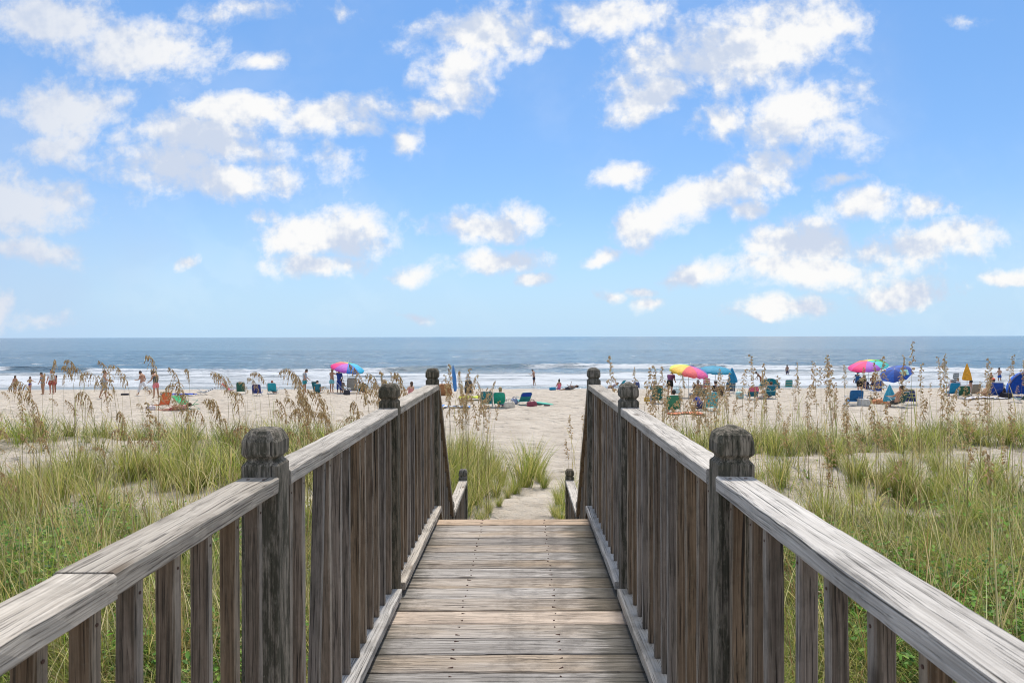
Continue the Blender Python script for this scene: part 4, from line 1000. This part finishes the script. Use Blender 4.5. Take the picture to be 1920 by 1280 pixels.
# ---- left end, standing in the wash
person(28, 735, 'child in a patterned swimsuit with dark shorts, farthest left of the group in the shallows', h=1.32, rz=.2, skin='tan', hair='brown', hlen='long', top=((.45, .25, .16), 'tank'), bottom=(.03, .03, .04), bl='brief')
person(56, 734, 'child in royal blue bottoms holding both elbows out, second from the left in the shallows', h=1.22, rz=0, skin='tan', hair='brown', hlen='bun', top=((.5, .35, .12), 'bikini'), bottom=(.02, .04, .30), bl='brief', abd=(48, 48), arms=((10, 70), (10, 70)))
person(80, 737, 'woman in a blue grey two piece swimsuit looking down beside the man in white', h=1.62, rz=2.9, skin='tan', hair='dark', top=((.25, .33, .40), 'bikini'), bottom=(.20, .32, .42), bl='brief', head=25, arms=((8, 20), (8, 20)), abd=(14, 6))
person(89, 736, 'dark haired person half hidden between the woman in the swimsuit and the man in white', h=1.58, rz=3.3, skin='brown', hair='dark', top=((.05, .03, .04), 'short'), bottom=(.12, .02, .03), dy=.7)
person(97, 737, 'big man in a loose white shirt and red shorts at the water edge', h=1.78, rz=3.3, skin='red', hair='dark', top=((.72, .76, .82), 'short'), bottom=(.40, .09, .07), build=1.22, abd=(16, 16))
person(195, 745, 'woman in a grey patterned sleeveless dress standing alone on the left sand', h=1.72, rz=-1.0, skin='tan', hair='dark', dress=(.42, .44, .46), build=1.1, arms=((30, 50), (25, 50)), legs=((12, 10), (-14, 6)))
person(267, 740, 'barechested man in long white trousers walking left with his head bowed', h=1.74, rz=1.35, skin='tan', hair='dark', bottom=(.72, .72, .74), bl='long', head=30, lean=6, legs=((22, 8), (-26, 22)), arms=((18, 70), (-10, 40)))
person(292, 745, 'person in a cap, dark tank top and pink shorts looking down at the sand', h=1.74, rz=1.2, skin='tan', hair='dark', top=((.07, .10, .12), 'tank'), bottom=(.72, .22, .24), head=35, lean=8, hat=((.05, .05, .06), 'cap'), arms=((25, 40), (10, 30)))
bag(234, 739, 'small dark bag lying on the sand beside the woman in the dress', (.03, .03, .04), .5, .3, .12, handles=False)
# left group of things on the sand
chair(301, 766, 'orange low beach chair standing on the left sand', (.75, .17, .05), rz=2.9, frame=metal_mat((.55, .45, .30)), recl=18)
bag(283, 768, 'white and pink bag slumped to the left of the orange chair', (.62, .55, .56), .42, .3, .2)
person(330, 768, 'sunburnt person lying on the sand right of the orange chair', h=1.6, rz=1.57, skin='red', hair='brown', lean=-82, legs=((86, 4), (80, 10)), arms=((10, 10), (0, 20)), top=((.6, .3, .3), 'short'), bottom=(.4, .1, .1), seat=.03, head=20)
chair(356, 766, 'bright green lounge chair laid far back on the left sand', (.02, .38, .14), rz=-1.9, recl=58, bh=.8, frame=metal_mat((.3, .5, .4)), group=None)
towel(334, 741, 'blue towel spread on the sand in front of the water on the left', [(.03, .08, .48)], 2.0, 1.0, bumpy=.22)
chair(377, 740, 'black and white striped folding recliner laid flat near the blue towel', (.03, .03, .04), rz=2.2, recl=70, stripes=[(.7, .7, .72)], bh=.75, group=None)
chair(436, 734, 'pink red lounge chair leaning back beside the dark green chair', (.62, .05, .11), rz=-1.45, recl=48, bh=.78, group=None)
chair(452, 738, 'dark green beach chair behind the arching sea oats on the left', (.03, .13, .10), rz=.3, bh=.75)
chair(483, 741, 'navy blue beach chair between the dark green chair and the teal one', (.02, .04, .20), rz=.1, recl=14)
chair(512, 737, 'teal chair with a white headrest band and a red haired sitter on the left', (.02, .33, .42), rz=.05, recl=16, stripes=[(.02, .33, .42), (.02, .33, .42), (.02, .33, .42), (.02, .33, .42), (.02, .33, .42), (.02, .33, .42), (.02, .33, .42), (.02, .33, .42), (.75, .77, .78)], w=.62)
sitter(512, 737, 'red haired person sitting in the teal chair with a white headrest band', hair='red', skin='red', top=((.5, .1, .1), 'short'), bottom=(.1, .1, .12), h=1.6)
# ---- group under the rainbow umbrella, left of the boardwalk
person(571, 736, 'man in a grey shirt and teal shorts standing in profile looking down', h=1.78, rz=-1.5, skin='tan', hair='dark', top=((.44, .47, .52), 'short'), bottom=(.03, .28, .32), build=1.2, head=32, lean=2, arms=((18, 30), (12, 30)))
chair(597, 736, 'dark teal high backed chair with a person bending in it, beside the man in grey', (.01, .13, .16), rz=-.3, bh=.72)
sitter(595, 737, 'dark haired person in a teal top sitting left of the barechested man with the hat', top=((.02, .17, .22), 'short'), bottom=(.02, .1, .12), lean=20, head=25, rz=.3)
person(622, 735, 'barechested man in a straw hat and light aqua shorts seen from behind', h=1.8, rz=-.25, skin='tan', hair='brown', bottom=(.25, .60, .66), hat=((.62, .46, .30), 'brim'), arms=((40, 95), (70, 60)), abd=(12, 20), build=1.05)
person(632, 737, 'person in a long dark blue wrap standing under the rainbow umbrella', h=1.72, rz=0, skin='tan', hair='brown', top=((.02, .06, .26), 'long'), bottom=(.02, .05, .24), bl='long', arms=((95, 60), (20, 20)), dy=.5)
umbrella(651, 736, 676, 62, [(.03, .45, .55), (.03, .35, .10), (.75, .60, .04), (.80, .20, .03), (.80, .03, .22), (.45, .10, .50), (.01, .16, .55), (.02, .38, .62)], 'rainbow umbrella with a fringed edge tilted right, nearest the left railing', tilt=(9, 12))
sitter(637, 736, 'person with dark hair and a grey shirt sitting under the left rainbow umbrella', top=((.30, .28, .25), 'short'), bottom=(.2, .2, .2), dy=.6)
chair(652, 738, 'folded navy blue chair propped up under the left rainbow umbrella', (.02, .03, .30), rz=-1.2, recl=40, bh=.95, group=None)
bag(650, 739, 'black and white sports bag on the sand under the left rainbow umbrella', (.04, .04, .05), .45, .3, .34)
chair(662, 736, 'tall beige mesh chair with a dark frame under the left rainbow umbrella', (.40, .37, .30), rz=0, recl=4, bh=.95, w=.72, frame=DKM)
chair(680, 737, 'dark teal chair with a barechested boy sitting in it, right of the left rainbow umbrella', (.01, .10, .13), rz=.2, recl=18)
sitter(680, 737, 'barechested boy with dark hair sitting sideways right of the left rainbow umbrella', h=1.5, rz=-1.0, hair='dark', skin='pale', bottom=(.02, .05, .2))
sitter(769, 747, 'brown haired person with pink shoulders sitting just behind the left railing', hair='brown', hlen='long', skin='pale', top=((.62, .26, .26), 'tank'), bottom=(.3, .1, .1), rz=.5)
# ---- centre
outline_board('surfboard', 'slim blue surfboard standing on end and leaning left behind the dry sea oats', 'surfboard', 851, 733, 2.15, .50, .06, (.01, .17, .50), (R(90), R(-9), R(62)), pointed=.8, lift=1.02)
bag(834, 741, 'orange brown wicker beach basket behind the dry sea oats left of the path', (.33, .15, .06), .9, .6, .75, name='beach_basket', cat='basket')
bag(878, 737, 'dark grey tall backpack standing on the sand left of the path', (.05, .06, .07), .52, .4, .92, name='backpack', cat='backpack')
towel(882, 750, 'crumpled yellow green towel on the sand left of the path', [(.55, .62, .06)], 1.3, 1.0, bumpy=.3)
towel(851, 764, 'blue and white towel spread out at the foot of the dry sea oats', [(.05, .2, .55), (.7, .74, .78)], 1.5, .9, bumpy=.12)
chair(912, 764, 'teal striped beach chair seen from behind, leftmost of the three beside the path', (.02, .25, .28), rz=.05, recl=16, stripes=[(.01, .13, .16)], frame=metal_mat((.30, .36, .40)))
chair(938, 763, 'beach chair draped with a green towel that has a navy corner', (.02, .36, .24), rz=-.1, recl=26, stripes=None)
sitter(938, 762, 'blond person sitting in the chair draped with the green towel', hair='blond', skin='tan', top=((.5, .25, .12), 'short'), bottom=(.1, .1, .3), dy=.05)
bag(955, 765, 'cream bag slumped beside the draped green towel chair', (.60, .56, .48), .5, .35, .3)
chair(980, 758, 'small beach chair with a royal blue headrest and teal slats beside the path', (.02, .24, .26), rz=.35, recl=42, stripes=[(.02, .24, .26), (.02, .24, .26), (.02, .24, .26), (.02, .24, .26), (.01, .06, .40), (.01, .06, .40), (.01, .06, .40), (.01, .06, .40)], bh=.66, frame=metal_mat((.18, .38, .42)))
bag(964, 758, 'small blue and white striped bag left of the royal blue headrest chair', (.30, .36, .52), .35, .22, .26)
bag(997, 761, 'maroon bag on the sand between the blue headrest chair and the green board', (.25, .06, .09), .5, .3, .26)
outline_board('bodyboard', 'green bodyboard lying flat on the sand beside the path', 'bodyboard', 1018, 758, 1.05, .55, .075, (.04, .42, .27), (R(8), 0, R(86)), edge=(.02, .22, .22), lift=.03)
bag(1025, 761, 'small black pouch lying in front of the green bodyboard', (.06, .035, .04), .32, .12, .06, handles=False)
person(1001, 724, 'man in dark shorts standing alone at the waterline looking at a phone in his hand', h=1.76, rz=1.25, skin='tan', hair='dark', bottom=(.035, .03, .05), head=34, arms=((28, 75), (12, 60)), legs=((3, 4), (-5, 4)), bl='short')
sitter(1048, 730, 'woman in a pink top with a hair bun sitting on the sand near the water', hair='dark', hlen='bun', skin='tan', top=((.72, .16, .25), 'tank'), bottom=(.40, .10, .45), seat=.02, rz=.2, lean=-4, legs=((86, 25), (82, 20)), h=1.68)
person(1066, 731, 'man in a grey shirt lying on his side beside the woman in pink', h=1.85, rz=1.45, skin='brown', hair='dark', top=((.20, .19, .19), 'short'), bottom=(.03, .03, .05), lean=-78, legs=((84, 6), (74, 20)), seat=.06, build=1.35, arms=((30, 80), (10, 30)))
bag(1036, 731, 'bright blue cloth bundle left of the woman in pink', (.02, .22, .40), .55, .3, .24, handles=False)
# ---- right of the boardwalk, around the rainbow and the teal umbrellas
chair(1160, 727, 'turquoise reclining chair near the water, right of the far railing post', (.02, .36, .48), rz=.9, recl=40, bh=.72)
person(1148, 729, 'person lying back with bare knees up in front of the turquoise reclining chair', h=1.6, rz=.9, skin='pale', hair='brown', lean=-60, legs=((95, 85), (100, 95)), bottom=(.3, .3, .35), seat=.10, top=((.4, .4, .5), 'short'))
bag(1193, 727, 'navy and white bag seen just above the middle right railing post', (.08, .10, .22), .6, .4, .55)
chair(1229, 757, 'dark green chair with a white haired sitter behind the right railing', (.02, .12, .10), rz=.1, bh=.80, recl=12)
sitter(1227, 757, 'white haired person sitting in the dark green chair behind the right railing', hair='grey', skin='pale', top=((.1, .2, .2), 'short'), bottom=(.1, .1, .1), lean=-8, seat=.36)
bag(1213, 752, 'small mustard yellow bag on the sand behind the right railing', (.60, .36, .05), .32, .2, .26)
person(1256, 745, 'standing person in a purple patterned shirt stooping with black shorts', h=1.72, rz=-.5, skin='tan', hair='brown', top=((.20, .06, .16), 'short'), bottom=(.012, .012, .014), lean=34, head=30, arms=((40, 40), (50, 40)), build=1.15)
bag(1268, 738, 'white and aqua bag held beside the stooping person in the purple shirt', (.60, .74, .76), .45, .3, .42)
chair(1261, 774, 'green chair with a sitter in a lime shirt, nearest the right railing', (.04, .22, .12), rz=-.1, recl=14, w=.6)
sitter(1261, 773, 'person in a lime green patterned shirt sitting nearest the right railing', hair='dark', skin='tan', top=((.16, .36, .06), 'short'), bottom=(.05, .1, .1), build=1.1)
towel(1284, 778, 'orange red towel on the sand right of the lime shirted sitter', [(.72, .22, .12)], 1.4, .6, bumpy=.08)
umbrella(1291, 746, 681, 74, [(.02, .03, .12), (.02, .30, .50), (.05, .40, .12), (.60, .66, .10), (.80, .50, .06), (.80, .13, .13), (.78, .12, .32), (.16, .13, .36)], 'rainbow umbrella with yellow, orange and pink panels beside the plain teal umbrella', tilt=(10, 9), valance=.12)
umbrella(1341, 742, 683, 62, [(.01, .25, .40)], 'plain teal umbrella open on an upright pole between two others', tilt=(6, 2), valance=.06, pole=(.35, .42, .45))
closed_umbrella(1375, 740, 689, 'closed teal umbrella hanging loose to the right of the open teal one', (.01, .22, .42), R(-3), .55, .42)
chair(1323, 731, 'tall chair with red, white and blue stripes under the teal umbrella', (.55, .10, .14), rz=0, recl=10, bh=.80, stripes=[(.05, .12, .35), (.05, .25, .42), (.05, .12, .35), (.55, .10, .14), (.7, .66, .66), (.55, .10, .14), (.7, .66, .66), (.45, .08, .12), (.6, .5, .55)])
chair(1311, 748, 'teal framed chair with a grey shirted sitter under the rainbow and teal umbrellas', (.08, .16, .16), rz=-.05, recl=14, frame=metal_mat((.25, .50, .50)), w=.68, bh=.46)
sitter(1308, 747, 'heavy grey haired man in a grey shirt sitting under the teal umbrella', hair='grey', skin='tan', top=((.10, .11, .14), 'short'), bottom=(.1, .1, .1), build=1.3, h=1.8, lean=-6)
sitter(1341, 746, 'person in a black shirt and a cap sitting right of the man in grey', hair='dark', skin='tan', top=((.012, .013, .02), 'short'), bottom=(.3, .3, .3), hat=((.38, .36, .34), 'cap'), lean=-4, rz=.5, build=1.15)
chair(1344, 748, 'brown and dark chair holding the sitter in the black shirt', (.09, .06, .05), rz=.2, recl=18)
chair(1329, 770, 'bright turquoise chair seen from behind, nearest of the group under the teal umbrella', (.03, .46, .54), rz=.25, recl=10, bh=.68, w=.58, stripes=[(.02, .36, .45)], frame=metal_mat((.55, .78, .80)))
sitter(1316, 770, 'person in a royal blue shirt leaning left out of the bright turquoise chair', hair='grey', skin='tan', top=((.01, .06, .42), 'short'), bottom=(.02, .03, .12), rz=.9, lean=48, head=10)
chair(1367, 738, 'navy chair with a pale dotted pattern beside the closed teal umbrella', (.04, .06, .11), rz=.05, recl=14, w=.66, bh=.7, stripes=[(.30, .32, .26), (.04, .06, .11), (.05, .22, .35)])
bag(1387, 748, 'round pale aqua bag on the sand below the closed teal umbrella', (.42, .62, .60), .42, .36, .40)
chair(1408, 750, 'dark teal chair with a pink towel thrown over its back', (.01, .13, .19), rz=.08, recl=22, stripes=[(.01, .13, .19), (.01, .13, .19), (.01, .13, .19), (.60, .12, .20), (.60, .12, .20), (.60, .12, .20), (.60, .12, .20), (.60, .12, .20), (.60, .12, .20), (.60, .12, .20)], w=.6)
sitter(1431, 749, 'person in a white shirt reclining left of the dark teal striped chair', hair='brown', skin='red', top=((.68, .66, .66), 'short'), bottom=(.5, .5, .5), rz=1.3, seat=.08)
chair(1442, 749, 'dark teal chair with a lighter stripe in front of the turquoise tent', (.01, .15, .22), rz=-.05, recl=18, stripes=[(.01, .15, .22), (.01, .15, .22), (.20, .50, .55), (.01, .15, .22), (.01, .15, .22)])
sitter(1443, 748, 'brown haired person sitting in the dark teal chair in front of the turquoise tent', hair='brown', skin='tan', top=((.35, .1, .12), 'short'), bottom=(.1, .1, .12))
sitter(1626, 733, 'person in a dark navy shirt in the chair turned sideways under the right rainbow umbrella', rz=-1.2, hair='dark', skin='brown', top=((.01, .02, .06), 'short'), bottom=(.02, .02, .05))
sitter(1682, 765, 'dark haired person with bare shoulders in the chair under the royal blue umbrella', rz=.5, hair='dark', skin='tan', bottom=(.05, .05, .05), seat=.2)
tent(1443, 730, 1.78, .92, 'turquoise pop up beach tent with an arched black trim', (.01, .38, .52), (.55, .58, .60), rz=math.pi, pole_arc=1.7)
person(1420, 724, 'brown skinned person leaning forward behind the left side of the turquoise tent', h=1.65, rz=1.2, skin='brown', hair='dark', bottom=(.3, .05, .05), lean=42, arms=((60, 20), (40, 20)), dy=-1)
chair(1477, 730, 'teal chair with a beige bag strap standing alone right of the turquoise tent', (.03, .24, .24), rz=0, recl=6, stripes=[(.36, .34, .24), (.03, .24, .24), (.03, .24, .24)], w=.62)
person(1476, 719, 'tiny swimmer standing deep in the surf beyond the turquoise tent', h=1.7, rz=0, skin='brown', hair='dark', bottom=(.05, .05, .1), loc=((1476-VX)*88/F, 88, -4.15), group=None)
# ---- rainbow umbrella group on the right
umbrella(1628, 728, 673, 70, [(.70, .74, .06), (.80, .45, .04), (.80, .12, .05), (.70, .05, .25), (.82, .02, .16), (.36, .10, .50), (.06, .50, .52), (.03, .40, .10)], 'rainbow umbrella tipped to the left, farthest right of the three rainbow ones', tilt=(9, -12), valance=.05)
def blue_umb():
    p = at(1672, 742); r = empty('beach_umbrella', p); tag(r, 'royal blue umbrella lying tipped toward the camera with a pale diamond emblem', 'beach umbrella')
    Tm = Matrix.Rotation(R(-27), 3, 'Y') @ Matrix.Rotation(R(20), 3, 'X'); n = 8; rad = 1.0; c0 = Vector((.34, .1, 1.38)); mats = [fabric((.01, .09, .42), .7), fabric((.01, .05, .26), .7), fabric((.28, .58, .58), .7), fabric((.62, .60, .10), .7)]
    mb = MB(); hub = c0+Tm @ Vector((0, 0, .42))
    def P(a, t): return c0+Tm @ Vector((math.cos(a)*rad*t*(1-.0), math.sin(a)*rad*t, .42*(1-t**1.6)))
    for i in range(n):
        for j in range(3):
            a0, a1 = 2*math.pi*(i+j/3)/n, 2*math.pi*(i+(j+1)/3)/n
            for q in range(6):
                t0, t1 = q/6, (q+1)/6; sg = lambda t, jj: t*(1-.06*t*math.sin(math.pi*jj/3))
                mb.add([P(a0, sg(t0, j)), P(a0, sg(t1, j)), P(a1, sg(t1, j+1)), P(a1, sg(t0, j+1))], [(0, 1, 2, 3)], i % 2)
    mb.build('canopy', mats[:2], r, solid=.006)
    em = MB(); ce = R(-67); cen = P(ce, .62); u = (P(ce+.2, .62)-P(ce-.2, .62)).normalized(); w = (P(ce, .75)-P(ce, .5)).normalized(); nn = u.cross(w).normalized()
    if (cen-hub).dot(nn) < 0 and nn.y > 0: nn = -nn
    if nn.y > 0: nn = -nn
    o = nn*.03
    em.add([cen+u*.34+o, cen+w*.30+o, cen-u*.34+o, cen-w*.30+o], [(0, 1, 2, 3)], 0)
    o2 = nn*.036
    pts = [cen+o2+u*(-.18+.36*i/8)+w*(.07*math.sin(i*1.9)) for i in range(9)]
    em.tube(pts, .018, 5, 1)
    em.build('emblem', [mats[2], mats[3]], r)
    MB().tube([c0+Tm @ Vector((0, 0, .45)), c0+Tm @ Vector((0, 0, -1.05))], .017, 8).build('pole', ALU, r)
    return r
blue_umb()
chair(1608, 722, 'dark blue chair facing the sea under the right rainbow umbrella', (.01, .08, .22), rz=-.3, recl=18, bh=.72, dy=0)
sitter(1606, 722, 'person in a dark teal hat sitting farthest back under the right rainbow umbrella', hair='dark', skin='tan', top=((.01, .08, .16), 'short'), bottom=(.02, .02, .05), hat=((.03, .14, .18), 'brim'), seat=.5)
person(1612, 744, 'woman in a dark patterned top stooping over a white cooler bag', h=1.66, rz=-.9, skin='pale', hair='dark', hlen='bun', top=((.10, .09, .04), 'short'), bottom=(.015, .013, .012), lean=70, head=-10, arms=((70, 10), (60, 10)), build=1.1)
chair(1600, 761, 'royal blue chair with pale crossed straps, nearest on the right sand', (.01, .11, .28), rz=.05, recl=10, bh=.56, w=.68, frame=metal_mat((.35, .45, .55)))
box_cooler(1619, 762, 'pale grey cooler on the sand right of the royal blue chair', (.50, .50, .48), (.68, .67, .64))
person(1637, 733, 'barechested man in a wide hat sitting high under the right rainbow umbrella', h=1.75, rz=2.6, skin='brown', hair='brown', hat=((.50, .42, .32), 'brim'), bottom=(.03, .03, .08), seat=.42, lean=4, legs=((80, 80), (75, 78)), arms=((20, 60), (30, 60)), build=1.1)
chair(1625, 733, 'navy chair turned sideways under the right rainbow umbrella', (.01, .04, .18), rz=-1.2, recl=15)
chair(1641, 738, 'blue towel covered chair beside the man in the wide hat', (.02, .08, .34), rz=.2, recl=10, bh=.75, w=.66)
bag(1652, 758, 'orange brown bag lying among the sea oats on the right', (.55, .22, .10), .95, .5, .26)
bag(1633, 757, 'dark brown bag with a bottle shape on top between the cooler and the orange bag', (.06, .045, .04), .5, .4, .26)
closed_umbrella(1668, 762, 722, 'light blue folded umbrella cloth hanging under the royal blue umbrella', (.05, .35, .48), 0, .55, .2)
chair(1680, 764, 'dark green and navy chair right below the royal blue umbrella', (.01, .08, .09), rz=.5, recl=30)
chair(1707, 760, 'chair with a red bundle and a yellow checked back on the right sand', (.03, .05, .17), rz=-.7, recl=24, stripes=[(.03, .05, .17), (.42, .40, .20)], bh=.68)
bag(1694, 754, 'crimson cloth bundle resting beside the yellow checked chair', (.40, .02, .07), .42, .3, .26, handles=False)
# ---- far right group
chair(1787, 726, 'tall grey and white slatted chair standing behind the turquoise one', (.10, .12, .13), rz=.1, recl=12, bh=1.05, sh=.32, w=.62, stripes=[(.62, .64, .64)], frame=metal_mat((.7, .7, .7)))
chair(1784, 744, 'turquoise blue chair with a white hatted sitter on the far right', (.01, .26, .48), rz=.05, recl=12, bh=.70, w=.66)
sitter(1784, 744, 'person in a white sun hat sitting in the turquoise blue chair on the far right', hair='grey', skin='red', hat=((.75, .74, .70), 'cap'), top=((.6, .6, .62), 'short'), bottom=(.3, .3, .3), lean=-6, seat=.24)
person(1797, 744, 'small child in a white shirt standing right of the turquoise blue chair', h=1.12, rz=.3, skin='tan', hair='blond', top=((.74, .74, .78), 'short'), bottom=(.65, .65, .7))
closed_umbrella(1813, 748, 682, 'closed golden yellow umbrella standing upright on the far right', (.72, .34, .02), 0, .46, .50)
chair(1806, 748, 'dark green chair under the closed yellow umbrella', (.02, .10, .06), rz=-.4, recl=20)
sitter(1820, 745, 'barechested person reaching an arm sideways beneath the closed yellow umbrella', hair='dark', skin='tan', bottom=(.2, .18, .15), arms=((20, 30), (60, 10)), abd=(60, 10), lean=-2)
chair(1823, 746, 'beige chair holding the barechested sitter beneath the yellow umbrella', (.34, .30, .22), rz=.1, recl=14)
sitter(1845, 749, 'tanned person with brown hair sitting on the sand left of the dark blue chair', hair='brown', hlen='long', skin='tan', bottom=(.4, .3, .2), rz=1.4, seat=.05, top=((.35, .22, .12), 'tank'))
towel(1845, 750, 'pale lilac and white towel spread in front of the far right group', [(.62, .62, .70), (.74, .74, .76)], 2.2, .7, bumpy=.16)
chair(1862, 748, 'dark blue chair with an orange hatted sitter on the far right', (.01, .06, .34), rz=-.1, recl=16, bh=.78, w=.72)
sitter(1861, 748, 'person in a bright orange red hat sitting in the dark blue chair', hair='dark', skin='tan', hat=((.80, .13, .06), 'cap'), top=((.02, .05, .25), 'short'), bottom=(.02, .02, .1), lean=-6, seat=.30)
bag(1886, 749, 'black bag on the sand between the dark blue chair and the blue tent', (.02, .02, .03), .6, .5, .32)
sitter(1884, 748, 'child in dark clothes crouching beside the blue tent', h=1.3, hair='dark', skin='brown', top=((.03, .03, .04), 'short'), bottom=(.03, .03, .04), rz=1.0, seat=.15, lean=10)
person(1859, 729, 'child in a black swimsuit standing in the wash near the blue shorts man', h=1.42, rz=.3, skin='tan', hair='blond', top=((.015, .015, .02), 'tank'), bottom=(.015, .015, .02), bl='brief')
person(1874, 721, 'barechested man in blue shorts standing at the waterline on the far right', h=1.76, rz=.1, skin='tan', hair='dark', bottom=(.02, .09, .35), arms=((15, 60), (20, 70)), abd=(20, 35))
tent(1922, 748, 2.0, 1.5, 'big royal blue beach tent cut off by the right edge of the picture', (.01, .12, .60), (.02, .03, .12), rz=math.pi)
chair(1912, 757, 'low green grey chair at the right edge in front of the blue tent', (.06, .12, .11), rz=.3, recl=40)
